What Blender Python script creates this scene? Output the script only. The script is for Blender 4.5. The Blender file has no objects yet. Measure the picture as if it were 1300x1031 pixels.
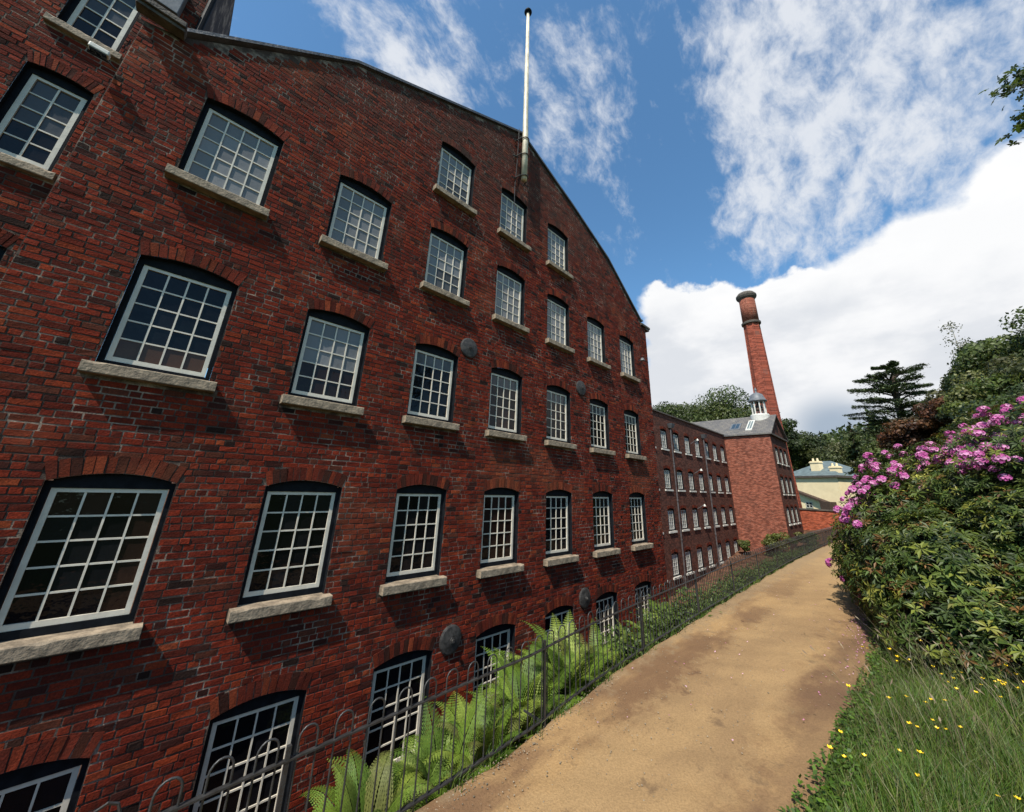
import bpy, math, random
import numpy as np
from mathutils import Vector, Matrix
random.seed(7); rng = np.random.default_rng(11)
sc = bpy.context.scene
COL = sc.collection
EYE = 2.4
SUN = Vector((-.50, -.17, .70)).normalized()

# ------------------------------------------------------------------ materials
class NT:
    """small helper to write node graphs as expressions"""
    def __init__(s, nt): s.nt = nt
    def n(s, t, **k):
        nd = s.nt.nodes.new(t)
        for a, b in k.items(): setattr(nd, a, b)
        return nd
    def put(s, sock, v):
        if hasattr(v, 'is_output'): s.nt.links.new(v, sock)
        elif v is not None:
            if hasattr(sock.default_value, '__len__') and not hasattr(v, '__len__'): v = [v]*len(sock.default_value)
            if hasattr(sock.default_value, '__len__') and len(sock.default_value) == 4 and len(v) == 3: v = (*v, 1)
            sock.default_value = v
    def m(s, op, a, b=0., c=0., clamp=False):
        nd = s.n('ShaderNodeMath', operation=op, use_clamp=clamp)
        s.put(nd.inputs[0], a); s.put(nd.inputs[1], b); s.put(nd.inputs[2], c); return nd.outputs[0]
    def vm(s, op, a, b=(0, 0, 0)):
        nd = s.n('ShaderNodeVectorMath', operation=op); s.put(nd.inputs[0], a)
        if op == 'SCALE': s.put(nd.inputs['Scale'], b)
        else: s.put(nd.inputs[1], b)
        return nd.outputs['Value'] if op in ('DOT_PRODUCT', 'LENGTH', 'DISTANCE') else nd.outputs[0]
    def mix(s, f, a, b, bt='MIX'):
        nd = s.n('ShaderNodeMix', data_type='RGBA', blend_type=bt)
        s.put(nd.inputs[0], f); s.put(nd.inputs[6], a); s.put(nd.inputs[7], b); return nd.outputs[2]
    def noise(s, vec, scale, detail=4, rough=.5, dist=0., color=False):
        nd = s.n('ShaderNodeTexNoise'); s.put(nd.inputs['Vector'], vec)
        for k, v in (('Scale', scale), ('Detail', detail), ('Roughness', rough), ('Distortion', dist)): s.put(nd.inputs[k], v)
        return nd.outputs['Color' if color else 'Fac']
    def ramp(s, f, lo, hi, a=0., b=1., smooth=True):
        nd = s.n('ShaderNodeMapRange', interpolation_type='SMOOTHSTEP' if smooth else 'LINEAR')
        for i, v in enumerate((f, lo, hi, a, b)): s.put(nd.inputs[i], v)
        return nd.outputs[0]
    def obj(s): return s.n('ShaderNodeTexCoord').outputs['Object']
    def attr(s, name='tint', out='Color'):
        nd = s.n('ShaderNodeAttribute', attribute_name=name); return nd.outputs[out]
    def pos(s): return s.n('ShaderNodeNewGeometry').outputs['Position']
    def bump(s, h, strength=.5, dist=.02):
        nd = s.n('ShaderNodeBump'); s.put(nd.inputs['Strength'], strength); s.put(nd.inputs['Distance'], dist); s.put(nd.inputs['Height'], h)
        return nd.outputs[0]

def material(name, build):
    m = bpy.data.materials.new(name); m.use_nodes = True
    nt = m.node_tree; nt.nodes.clear()
    out = nt.nodes.new('ShaderNodeOutputMaterial'); N = NT(nt)
    p = nt.nodes.new('ShaderNodeBsdfPrincipled')
    r = build(N, p)
    nt.links.new(r if r is not None else p.outputs[0], out.inputs[0])
    return m

def pset(N, p, color=None, rough=.8, metal=None, normal=None, spec=None, ior=None):
    if color is not None: N.put(p.inputs['Base Color'], color)
    N.put(p.inputs['Roughness'], rough)
    if metal is not None: N.put(p.inputs['Metallic'], metal)
    if normal is not None: N.put(p.inputs['Normal'], normal)
    if spec is not None: N.put(p.inputs['Specular IOR Level'], spec)
    if ior is not None: N.put(p.inputs['IOR'], ior)

def simple(name, color, rough=.7, metal=0., var=.25, scale=8., bump=.2, bd=.01, spec=.4):
    def b(N, p):
        c = N.obj(); n = N.noise(c, scale, 5, .6)
        col = N.mix(N.ramp(n, .3, .7), tuple(v*(1-var) for v in color), tuple(min(1, v*(1+var)) for v in color))
        pset(N, p, col, N.ramp(n, 0, 1, rough-.1, min(1, rough+.1)), metal, N.bump(N.noise(c, scale*6, 4), bump, bd), spec)
    return material(name, b)

def m_brick_geo(N, p):      # bricks that are modelled one by one: tint = own colour
    c = N.pos(); t = N.attr()
    fine = N.noise(c, 45, 5, .65); blot = N.noise(c, 9, 4, .6)
    col = N.mix(N.ramp(fine, .35, .75), N.mix(.5, t, (.012, .008, .007)), t)
    col = N.mix(N.ramp(blot, .52, .78, 0, .55), col, (.030, .017, .013))        # soot
    dust = N.noise(N.vm('MULTIPLY', c, (3, 3, 9)), 4, 6, .7)
    col = N.mix(N.ramp(dust, .62, .76, 0, .16), col, (.22, .15, .11))               # lime smears
    z = N.n('ShaderNodeSeparateXYZ'); N.put(z.inputs[0], c)
    run = N.noise(N.vm('MULTIPLY', c, (2.6, 1, .35)), 1.6, 5, .6)
    col = N.mix(N.ramp(run, .54, .72, 0, .5), col, (.026, .014, .010))           # darker streaks running down the wall
    col = N.mix(N.ramp(N.noise(c, .55, 3, .5), .56, .7, 0, .35), col, (.20, .060, .028))     # repaired brighter patches
    grime = N.m('MULTIPLY', N.ramp(N.m('ADD', z.outputs[2], N.m('MULTIPLY', N.noise(c, .35, 4, .6), 4.0)), 10.2, 14.5), N.ramp(N.noise(c, .9, 5, .65), .3, .6, .35, 1))
    col = N.mix(N.m('MULTIPLY', grime, .55), col, (.048, .036, .028))           # weathered gable top
    pset(N, p, col, .88, normal=N.bump(N.m('ADD', fine, N.m('MULTIPLY', blot, .6)), .75, .012), spec=.08)
def m_mortar(N, p):
    c = N.pos()
    n = N.noise(c, 2.2, 6, .7); f = N.noise(c, 60, 3)
    col = N.mix(N.ramp(n, .46, .68), (.042, .026, .018), (.33, .25, .185))
    col = N.mix(N.ramp(f, .3, .7, 0, .5), col, (.08, .06, .05))
    pset(N, p, col, .95, normal=N.bump(f, .7, .01), spec=.2)

def brick_shader(c1, c2, mort, rot=False, dark=.3, scale=1.):
    def b(N, p):
        c = N.obj()
        s = N.n('ShaderNodeSeparateXYZ'); N.put(s.inputs[0], c)
        cb = N.n('ShaderNodeCombineXYZ')
        N.put(cb.inputs[0], N.m('ADD', s.outputs[0], s.outputs[1])); N.put(cb.inputs[1], s.outputs[2])
        wob = N.noise(c, 3, 3, color=True)
        v = N.vm('ADD', cb.outputs[0], N.vm('SCALE', N.vm('SUBTRACT', wob, (.5, .5, .5)), .02))
        bt = N.n('ShaderNodeTexBrick'); N.put(bt.inputs['Vector'], v)
        for k, x in (('Scale', 1/scale), ('Mortar Size', .008), ('Mortar Smooth', .3), ('Bias', -.1), ('Brick Width', .235), ('Row Height', .085)): N.put(bt.inputs[k], x)
        N.put(bt.inputs['Color1'], c1); N.put(bt.inputs['Color2'], c2); N.put(bt.inputs['Mortar'], mort)
        # a per-brick random tone
        fl = N.n('ShaderNodeTexWhiteNoise', noise_dimensions='2D')
        sx = N.n('ShaderNodeSeparateXYZ'); N.put(sx.inputs[0], v)
        row = N.m('FLOOR', N.m('DIVIDE', sx.outputs[1], .085*scale))
        xx = N.m('FLOOR', N.m('DIVIDE', N.m('ADD', sx.outputs[0], N.m('MULTIPLY', N.m('MODULO', row, 2.), .1175*scale)), .235*scale))
        cc = N.n('ShaderNodeCombineXYZ'); N.put(cc.inputs[0], xx); N.put(cc.inputs[1], row)
        N.put(fl.inputs['Vector'], cc.outputs[0])
        col = N.mix(N.ramp(fl.outputs[0], 0, 1, 0, .75), bt.outputs[0], tuple(x*.22 for x in c1), 'MIX')
        col = N.mix(N.ramp(N.noise(c, 1.1, 6, .65), .45, .75, 0, dark), col, (.035, .022, .018))
        col = N.mix(N.ramp(N.noise(c, 14, 3, .6), .55, .75, 0, .35), col, tuple(min(1, x*1.6+.05) for x in c1))
        pset(N, p, col, .9, normal=N.bump(N.m('ADD', bt.outputs[1], N.m('MULTIPLY', fl.outputs[0], -.5)), -.6, .012), spec=.2)
    return b

def m_leaf(trans=.35, rough=.5, spec=.35, vs=1.2):
    def b(N, p):
        t = N.attr(); n = N.noise(N.pos(), vs, 3)
        col = N.mix(N.ramp(n, .3, .7), N.mix(.3, t, (.01, .014, .005)), t)
        pset(N, p, col, rough, spec=spec)
        tr = N.n('ShaderNodeBsdfTranslucent'); N.put(tr.inputs[0], N.mix(.5, col, (.9, 1, .3), 'MULTIPLY'))
        mx = N.n('ShaderNodeMixShader'); N.put(mx.inputs[0], trans)
        N.nt.links.new(p.outputs[0], mx.inputs[1]); N.nt.links.new(tr.outputs[0], mx.inputs[2])
        return mx.outputs[0]
    return b

M = {}
M['brick'] = material('handmade_brick', m_brick_geo)
M['mortar'] = material('lime_mortar', m_mortar)
M['brick_wing'] = material('brown_brick', brick_shader((.155, .046, .026), (.075, .027, .019), (.10, .075, .06), dark=.55))
M['brick_tower'] = material('orange_brick', brick_shader((.30, .078, .042), (.16, .040, .025), (.32, .20, .14), dark=.35))
M['brick_chimney'] = material('chimney_brick', brick_shader((.34, .075, .038), (.24, .052, .030), (.20, .10, .075), dark=.35, scale=1.3))
M['brick_garden'] = material('red_garden_brick', brick_shader((.42, .085, .032), (.26, .055, .026), (.30, .15, .10), dark=.2))
M['slate'] = simple('roof_slate', (.045, .047, .052), .55, var=.4, scale=3, bump=.5, bd=.03)
def m_slate_old(N, p):
    c = N.obj(); bt = N.n('ShaderNodeTexBrick')
    s = N.n('ShaderNodeSeparateXYZ'); N.put(s.inputs[0], c); cb = N.n('ShaderNodeCombineXYZ')
    N.put(cb.inputs[0], s.outputs[1]); N.put(cb.inputs[1], s.outputs[2]); N.put(bt.inputs['Vector'], cb.outputs[0])
    for k, x in (('Scale', 1), ('Mortar Size', .012), ('Brick Width', .4), ('Row Height', .2)): N.put(bt.inputs[k], x)
    N.put(bt.inputs['Color1'], (.13, .115, .10)); N.put(bt.inputs['Color2'], (.08, .075, .072)); N.put(bt.inputs['Mortar'], (.03, .03, .03))
    n = N.noise(c, 2.5, 6, .7)
    pset(N, p, N.mix(N.ramp(n, .5, .7, 0, .7), bt.outputs[0], (.17, .15, .11)), .8, normal=N.bump(bt.outputs[1], -.5, .02))
M['slate_old'] = material('lichened_slate', m_slate_old)
M['slate_blue'] = simple('blue_slate', (.105, .135, .135), .6, var=.2, scale=2, bump=.4)
M['stone'] = simple('sandstone_sill', (.215, .165, .112), .85, var=.45, scale=5, bump=.6, bd=.02)
M['stone_dark'] = simple('weathered_stone', (.075, .062, .05), .9, var=.5, scale=5, bump=.6, bd=.03)
M['white'] = simple('cream_window_paint', (.55, .495, .40), .45, var=.10, scale=5, bump=.15)
M['white_far'] = simple('white_paint', (.50, .48, .42), .5, var=.12, scale=4)
M['black'] = simple('black_window_paint', (.008, .009, .011), .6, var=.3, scale=10, bump=.2, spec=.06)
M['iron'] = simple('black_railing_iron', (.022, .021, .020), .5, metal=.0, var=.35, scale=14, bump=.3, spec=.6)
M['iron_plate'] = simple('grey_painted_iron', (.032, .029, .026), .65, var=.55, scale=14, bump=.5)
M['pole'] = simple('old_cream_pole_paint', (.50, .43, .31), .5, var=.25, scale=3)
M['cream'] = simple('cream_render', (.72, .59, .36), .85, var=.06, scale=1.2, bump=.2)
M['lead'] = simple('lead_sheet', (.11, .115, .12), .5, var=.2, scale=4)
M['pipe'] = simple('downpipe_paint', (.07, .06, .06), .5, var=.3, scale=3)
M['wood'] = simple('dark_timber', (.05, .03, .02), .8, var=.3, scale=5)
M['bark'] = simple('bark', (.07, .05, .035), .95, var=.45, scale=6, bump=.9, bd=.04)
M['bark_pale'] = simple('birch_bark', (.35, .32, .27), .8, var=.4, scale=6)
M['leaf'] = material('broad_leaf', m_leaf())
M['needle'] = material('conifer_needle', m_leaf(.12, .7, .2))
M['rhodo'] = material('rhododendron_leaf', m_leaf(.22, .5, .3))
M['fern'] = material('fern_frond', m_leaf(.28, .55, .3, 2.5))
M['grass'] = material('grass_blade', m_leaf(.35, .5, .35))
M['petal'] = material('pink_petal', m_leaf(.35, .55, .3, 9))
M['yellow'] = simple('buttercup_yellow', (.85, .55, .02), .4, var=.1)
def m_glass(N, p):
    t = N.attr(); n = N.noise(N.pos(), 5, 3)
    pset(N, p, t, .05, normal=N.bump(n, .45, .02), spec=.28, ior=1.42)
M['glass'] = material('window_glass', m_glass)

def m_path(N, p):
    c = N.pos(); s = N.n('ShaderNodeSeparateXYZ'); N.put(s.inputs[0], c)
    sv = N.vm('MULTIPLY', c, (.35, 1.1, 1))
    big = N.noise(sv, 1.2, 5, .6, .3); mid = N.noise(c, 3.2, 6, .68); fine = N.noise(c, 50, 4, .75); grit = N.noise(c, 160, 2, .8)
    col = N.mix(N.ramp(big, .40, .62), (.17, .095, .048), (.345, .212, .094))
    # pale trodden middle, darker humus towards the hedge side
    side = N.m('ADD', s.outputs[1], N.m('MULTIPLY', N.m('SUBTRACT', mid, .5), 1.2))
    col = N.mix(N.ramp(side, 1.65, 1.15, 0, .5), col, (.13, .075, .045))
    col = N.mix(N.m('MULTIPLY', N.ramp(side, 2.75, 2.45, 0, .65), N.ramp(side, 1.35, 1.7)), col, (.32, .205, .098))
    col = N.mix(N.ramp(mid, .58, .70, 0, .5), col, (.085, .052, .034))
    col = N.mix(N.ramp(s.outputs[0], 7, 20, 0, .75), col, (.34, .22, .105))
    col = N.mix(N.ramp(side, 3.05, 3.25, 0, .6), col, (.26, .18, .10))
    col = N.mix(N.ramp(fine, .35, .7, 0, .6), col, N.mix(.5, col, (.03, .02, .01)))
    col = N.mix(N.ramp(grit, .68, .74, 0, .5), col, (.40, .32, .22))
    pset(N, p, col, .95, normal=N.bump(N.m('ADD', N.m('MULTIPLY', mid, .8), N.m('MULTIPLY', fine, .35)), .7, .035), spec=.15)
M['path'] = material('trodden_gravel', m_path)
def m_ground(N, p):
    c = N.pos(); n = N.noise(c, 1.5, 6, .65); f = N.noise(c, 30, 4, .7)
    s = N.n('ShaderNodeSeparateXYZ'); N.put(s.inputs[0], c)
    soil = N.mix(N.ramp(n, .35, .65), (.06, .03, .018), (.15, .075, .045))
    gr = N.mix(N.ramp(f, .3, .7), (.030, .045, .010), (.065, .095, .022))
    g = N.m('MULTIPLY', N.ramp(s.outputs[0], 64, 58), N.ramp(N.m('ADD', s.outputs[1], N.m('MULTIPLY', N.m('SUBTRACT', n, .5), .8)), 1.0, 1.3))
    pset(N, p, N.mix(g, gr, soil), .95, normal=N.bump(f, .8, .05), spec=.1)
M['ground'] = material('earth_and_turf', m_ground)
M['pebble'] = simple('pebble', (.24, .19, .13), .8, var=.5, scale=3)

# ------------------------------------------------------------------ mesh helpers
class MB:
    """collects geometry; build() links it as ONE mesh object"""
    def __init__(s): s.v = []; s.f = []; s.t = []; s.m = []
    def add(s, vs, fs, tint=None, mi=0):
        b = len(s.v); s.v.extend(vs); s.f.extend([tuple(i+b for i in f) for f in fs])
        s.t.extend([tint]*len(fs)); s.m.extend([mi]*len(fs))
    def box(s, x0, x1, y0, y1, z0, z1, tint=None, mi=0, jit=0.):
        vs = [(x0, y0, z0), (x1, y0, z0), (x1, y1, z0), (x0, y1, z0), (x0, y0, z1), (x1, y0, z1), (x1, y1, z1), (x0, y1, z1)]
        if jit: vs = [tuple(a+random.uniform(-jit, jit) for a in v) for v in vs]
        s.add(vs, [(0, 3, 2, 1), (4, 5, 6, 7), (0, 1, 5, 4), (1, 2, 6, 5), (2, 3, 7, 6), (3, 0, 4, 7)], tint, mi)
    def quad(s, a, b, c, d, tint=None, mi=0): s.add([a, b, c, d], [(0, 1, 2, 3)], tint, mi)
    def poly(s, pts, tint=None, mi=0): s.add(list(pts), [tuple(range(len(pts)))], tint, mi)
    def tube(s, pts, rads, seg=8, tint=None, cap=True, mi=0):
        pts = [Vector(p) for p in pts]; n = len(pts)
        if not hasattr(rads, '__len__'): rads = [rads]*n
        vs = []; up = None
        for i, p in enumerate(pts):
            d = (pts[min(i+1, n-1)]-pts[max(i-1, 0)]).normalized()
            if up is None: up = d.orthogonal().normalized()
            a = (up-d*up.dot(d)); a = a.normalized() if a.length > 1e-6 else d.orthogonal().normalized(); up = a
            b = d.cross(a)
            for k in range(seg):
                t = 2*math.pi*k/seg; vs.append(tuple(p+(a*math.cos(t)+b*math.sin(t))*rads[i]))
        fs = [(i*seg+k, i*seg+(k+1) % seg, (i+1)*seg+(k+1) % seg, (i+1)*seg+k) for i in range(n-1) for k in range(seg)]
        if cap: fs += [tuple(range(seg-1, -1, -1)), tuple((n-1)*seg+k for k in range(seg))]
        s.add(vs, fs, tint, mi)
    def lathe(s, cx, cy, prof, seg=16, tint=None, mi=0, ph=0.):
        vs = []; n = len(prof)
        for r, z in prof:
            for k in range(seg):
                t = 2*math.pi*k/seg+ph; vs.append((cx+r*math.cos(t), cy+r*math.sin(t), z))
        fs = [(i*seg+k, i*seg+(k+1) % seg, (i+1)*seg+(k+1) % seg, (i+1)*seg+k) for i in range(n-1) for k in range(seg)]
        fs += [tuple(range(seg-1, -1, -1)), tuple((n-1)*seg+k for k in range(seg))]
        s.add(vs, fs, tint, mi)
    def build(s, name, mats, parent=None, smooth=False, bevel=0., loc=None):
        me = bpy.data.meshes.new(name)
        o = bpy.data.objects.new(name, me); COL.objects.link(o)
        off = Vector((0, 0, 0))
        if parent is not None:
            o.parent = parent; off = wloc(parent)
        if loc is not None:
            o.location = Vector(loc)-off; off = Vector(loc)
        vs = s.v if off.length == 0 else [(a-off[0], b-off[1], c-off[2]) for a, b, c in s.v]
        me.from_pydata(vs, [], s.f)
        for m in (mats if isinstance(mats, (list, tuple)) else [mats]): me.materials.append(m)
        if any(s.m): me.polygons.foreach_set('material_index', s.m)
        if any(t is not None for t in s.t):
            at = me.attributes.new('tint', 'FLOAT_COLOR', 'FACE')
            arr = np.array([(*(t or (.1, .1, .1)), 1.) for t in s.t], dtype=np.float32).ravel()
            at.data.foreach_set('color', arr)
        if smooth: me.polygons.foreach_set('use_smooth', [True]*len(s.f))
        me.update()
        if bevel:
            b = o.modifiers.new('bevel', 'BEVEL'); b.width = bevel; b.segments = 2
        return o

def wloc(o):
    v = Vector(o.location)
    while o.parent: o = o.parent; v += Vector(o.location)
    return v
def tag(o, label=None, cat=None, group=None, kind=None):
    if label: o['label'] = label
    if cat: o['category'] = cat
    if group: o['group'] = group
    if kind: o['kind'] = kind
    return o
def thing(name, label, cat, loc, group=None):
    o = bpy.data.objects.new(name, None); COL.objects.link(o); o.location = loc; o.empty_display_size = .2
    return tag(o, label, cat, group)
def copy_tree(o, parent=None):
    c = o.copy(); COL.objects.link(c)
    if parent is not None: c.parent = parent
    for ch in list(o.children): copy_tree(ch, c)
    return c

def np_mesh(name, V, F, mat, parent=None, tint=None, loc=None, smooth=False):
    """V (n,3), F (m,k) arrays -> one mesh object, quick"""
    me = bpy.data.meshes.new(name); o = bpy.data.objects.new(name, me); COL.objects.link(o)
    off = Vector((0, 0, 0))
    if parent is not None: o.parent = parent; off = wloc(parent)
    if loc is not None: o.location = Vector(loc)-off; off = Vector(loc)
    V = (np.asarray(V, np.float32)-np.array(off[:], np.float32))
    k = F.shape[1]
    me.vertices.add(len(V)); me.vertices.foreach_set('co', V.ravel())
    me.loops.add(F.size); me.loops.foreach_set('vertex_index', F.astype(np.int32).ravel())
    me.polygons.add(len(F)); me.polygons.foreach_set('loop_start', np.arange(0, F.size, k, dtype=np.int32))
    me.materials.append(mat)
    if tint is not None:
        at = me.attributes.new('tint', 'FLOAT_COLOR', 'FACE')
        at.data.foreach_set('color', np.concatenate([tint, np.ones((len(tint), 1))], 1).astype(np.float32).ravel())
    if smooth: me.polygons.foreach_set('use_smooth', np.ones(len(F), bool))
    me.update(calc_edges=True); me.validate()
    return o

def unit(a): return a/np.maximum(np.linalg.norm(a, axis=-1, keepdims=True), 1e-9)
def rand_dirs(n): return unit(rng.normal(size=(n, 3)))
def leaf_quads(C, A, Nn, L, W):
    """rhombic leaves: centre C, long axis A, normal Nn, length L, width W -> V,F"""
    A = unit(A); S = unit(np.cross(Nn, A)); L = np.asarray(L).reshape(-1, 1); W = np.asarray(W).reshape(-1, 1)
    up = unit(np.cross(A, S))
    V = np.stack([C-A*L*.5, C+S*W*.5+A*L*.05, C+A*L*.5-up*L*.08, C-S*W*.5+A*L*.05], 1).reshape(-1, 3)
    F = np.arange(len(V)).reshape(-1, 4)
    return V, F
def tints(n, cols, jit=.25, w=None):
    cols = np.array(cols); i = rng.choice(len(cols), n, p=w)
    return np.clip(cols[i]*(1+rng.uniform(-jit, jit, (n, 1))), 0, 1)

# ------------------------------------------------------------------ camera
F_PX = 451.1066
cam = bpy.data.cameras.new('camera'); co = bpy.data.objects.new('camera', cam); COL.objects.link(co); sc.camera = co
yaw, pitch, roll = 0.82031547, 0.31484533, 0.03851376
f = Vector((math.cos(pitch)*math.cos(yaw), math.cos(pitch)*math.sin(yaw), math.sin(pitch)))
r0 = f.cross(Vector((0, 0, 1))).normalized(); u0 = r0.cross(f)
rt = math.cos(roll)*r0+math.sin(roll)*u0; up = -math.sin(roll)*r0+math.cos(roll)*u0
mw = Matrix(((rt.x, up.x, -f.x, 0), (rt.y, up.y, -f.y, 0), (rt.z, up.z, -f.z, EYE), (0, 0, 0, 1)))
co.matrix_world = mw
cam.sensor_width = 36; cam.sensor_fit = 'HORIZONTAL'; cam.lens = F_PX/1300*36; cam.shift_y = -44.5/1300
cam.clip_start = .05; cam.clip_end = 3000

# ------------------------------------------------------------------ world and sun
w = bpy.data.worlds.new('World'); sc.world = w; w.use_nodes = True
nt = w.node_tree; nt.nodes.clear(); N = NT(nt)
sky = N.n('ShaderNodeTexSky', sky_type='NISHITA'); sky.sun_disc = False
sky.sun_elevation = math.asin(SUN.z); sky.sun_rotation = math.atan2(SUN.x, SUN.y)
sky.air_density = 1.0; sky.dust_density = .4; sky.ozone_density = 2.5; sky.altitude = 100
d = N.n('ShaderNodeTexCoord').outputs['Generated']
def blob(c, r0, r1, a): return N.ramp(N.vm('DISTANCE', d, c), r0, r1, a, 0)
def half(nrm, lo, hi, pert): return N.ramp(N.m('ADD', N.vm('DOT_PRODUCT', d, nrm), pert), lo, hi)
n1 = N.noise(d, 7, 9, .62); n2 = N.noise(d, 16, 8, .6)
billow = N.n('ShaderNodeTexVoronoi', feature='SMOOTH_F1'); N.put(billow.inputs['Vector'], N.vm('ADD', d, N.vm('SCALE', N.noise(d, 9, 4, color=True), .06))); N.put(billow.inputs['Scale'], 16); N.put(billow.inputs['Smoothness'], .7)
pert = N.m('ADD', N.m('MULTIPLY', N.m('SUBTRACT', n1, .5), .10), N.m('MULTIPLY', N.m('SUBTRACT', .45, billow.outputs['Distance']), .07))
pert = N.m('ADD', pert, N.m('MULTIPLY', N.m('SUBTRACT', n2, .5), .05))
l1 = half((.4391, .2123, -.8730), -.006, .010, pert)
l1 = N.m('MULTIPLY', l1, N.ramp(N.m('ADD', N.vm('DOT_PRODUCT', d, (-.4579, .8845, .0895)), N.m('MULTIPLY', pert, .6)), .02, -.004))
l2 = half((.4462, -.3449, -.8258), -.008, .03, pert)
bank = N.m('MULTIPLY', N.m('MAXIMUM', l1, l2), blob((.88, -.10, .30), .62, .85, 1.))
# streaky high cloud, sheared along the wind
warp = N.vm('ADD', d, N.vm('SCALE', N.vm('SUBTRACT', N.noise(d, 3, 4, .6, color=True), (.5, .5, .5)), .10))
st = N.n('ShaderNodeMapping'); N.put(st.inputs['Vector'], warp); st.inputs['Rotation'].default_value = (.3, .5, .9); st.inputs['Scale'].default_value = (1.0, 1.8, 1.3)
w1 = N.noise(st.outputs[0], 4.5, 10, .62); w2 = N.noise(st.outputs[0], 15, 8, .65)
wf = N.m('ADD', N.m('MULTIPLY', w1, .60), N.m('MULTIPLY', w2, .40))
cover = N.m('ADD', blob((.76, -.24, .60), .16, .56, .165), blob((.47, .34, .82), .04, .17, .13))
cover = N.m('ADD', cover, blob((.20, .53, .82), .05, .24, .14))
cover = N.m('ADD', cover, blob((.60, .02, .80), .06, .26, .07))
cover = N.m('ADD', cover, blob((.77, .14, .60), .02, .08, .04))
cover = N.m('SUBTRACT', cover, blob((.72, .22, .66), .05, .15, .06))
wisp = N.ramp(N.m('ADD', wf, cover), .53, .76, 0, .90)
lowgap = N.ramp(N.vm('DISTANCE', d, (.986, .076, .135)), .02, .11, .75, 0)
shade = N.ramp(N.noise(N.vm('MULTIPLY', d, (1, 1, 2.2)), 5, 7, .55), .38, .66)
CL = 6.6
bankcol = N.mix(shade, (.76*CL, .79*CL, .84*CL), (.98*CL, .985*CL, 1.0*CL))
edge = N.ramp(N.m('ADD', N.vm('DOT_PRODUCT', d, (.4391, .2123, -.8730)), pert), .0, .12, 1, 0)
bankcol = N.mix(N.m('MULTIPLY', edge, .8), bankcol, (1.05*CL, 1.05*CL, 1.05*CL))
skyc = N.mix(1., sky.outputs[0], (.92, 1.30, 1.38), 'MULTIPLY')
c = N.mix(wisp, skyc, (.84*CL, .87*CL, .92*CL))
c = N.mix(bank, c, bankcol)
c = N.mix(lowgap, c, (.22*CL, .33*CL, .47*CL))
bg = N.n('ShaderNodeBackground'); N.put(bg.inputs[0], c); bg.inputs[1].default_value = .105
out = N.n('ShaderNodeOutputWorld'); nt.links.new(bg.outputs[0], out.inputs[0])
sl = bpy.data.lights.new('sun', 'SUN'); so = bpy.data.objects.new('sun', sl); COL.objects.link(so)
sl.energy = 5.0; sl.angle = math.radians(.5); sl.color = (1, .95, .86)
so.rotation_euler = SUN.to_track_quat('Z', 'Y').to_euler(); so.location = (-20, -5, 40)
vs = sc.view_settings; vs.view_transform = 'Standard'; vs.look = 'None'; vs.exposure = 0.5; vs.gamma = 1; vs.use_curve_mapping = False
#==PART2==
# ------------------------------------------------------------------ main mill
WY = 6.7
COLX = [-.358, 1.783, 3.925, 6.086, 8.240, 10.424, 12.642]
ROWZ = {'A': .676, 'B': 3.684, 'C': 6.766, 'D': 9.558}
OW, OH, RISE = 1.12, 1.60, .10
OUT = [(-1.85, 9.08), (-1.45, 9.2), (1.03, 11.42), (3.6, 12.68), (6.26, 13.98), (9.1, 12.78), (11.5, 11.62), (14.0, 9.68), (14.45, 9.62)]
ZB = -3.9
def outz(x): return float(np.interp(x, [p[0] for p in OUT], [p[1] for p in OUT]))
openings = []
for r, zz in ROWZ.items():
    for i, x in enumerate(COLX):
        if r == 'D' and i not in (2, 3, 4): continue
        openings.append((r, i, x, zz, OH))
for i, x in enumerate(COLX): openings.append(('Z', i, x, -2.17, OH))

def arc_z(dx, w=OW, rise=RISE):          # height of the arch above its springing
    return rise*(1-(2*dx/w)**2)
def backing(mb, x0, x1, zb, outf, ops, y, xs_extra=()):
    xs = sorted(set([x0, x1]+[v for o in ops for v in (o[0]-o[2]/2, o[0]+o[2]/2)]+[v for v in xs_extra if x0 < v < x1]))
    for a, b in zip(xs, xs[1:]):
        if b-a < 1e-5: continue
        mid = (a+b)/2
        act = sorted([o for o in ops if o[0]-o[2]/2 < mid < o[0]+o[2]/2], key=lambda o: o[1])
        z = zb
        for ox, oz, ow, oh, rise in act:
            mb.quad((a, y, z), (b, y, z), (b, y, oz), (a, y, oz))
            z = oz+oh+rise
        mb.quad((a, y, z), (b, y, z), (b, y, outf(b)), (a, y, outf(a)))
    for ox, oz, ow, oh, rise in ops:      # spandrels above the curved heads
        n = 8
        for k in range(n):
            xa = -ow/2+ow*k/n; xb = -ow/2+ow*(k+1)/n
            za = rise*(1-(2*xa/ow)**2); zb_ = rise*(1-(2*xb/ow)**2)
            mb.poly([(ox+xa, y, oz+oh+za), (ox+xb, y, oz+oh+zb_), (ox+xb, y, oz+oh+rise), (ox+xa, y, oz+oh+rise)])

mill = thing('brick_mill', 'long red brick mill with a broad gabled end wall beside the path, the nearest building', 'mill building', (6.3, WY, ZB))
mb = MB()
backing(mb, -1.85, 14.45, ZB, outz, [(x, z, OW, h, RISE) for r, i, x, z, h in openings], WY, [p[0] for p in OUT])
mb.quad((14.45, WY, ZB), (14.45, 12.5, ZB), (14.45, 12.5, 9.62), (14.45, WY, 9.62))
mb.quad((-1.85, 7.5, ZB), (-1.85, WY, ZB), (-1.85, WY, 9.08), (-1.85, 7.5, 9.08))
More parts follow.
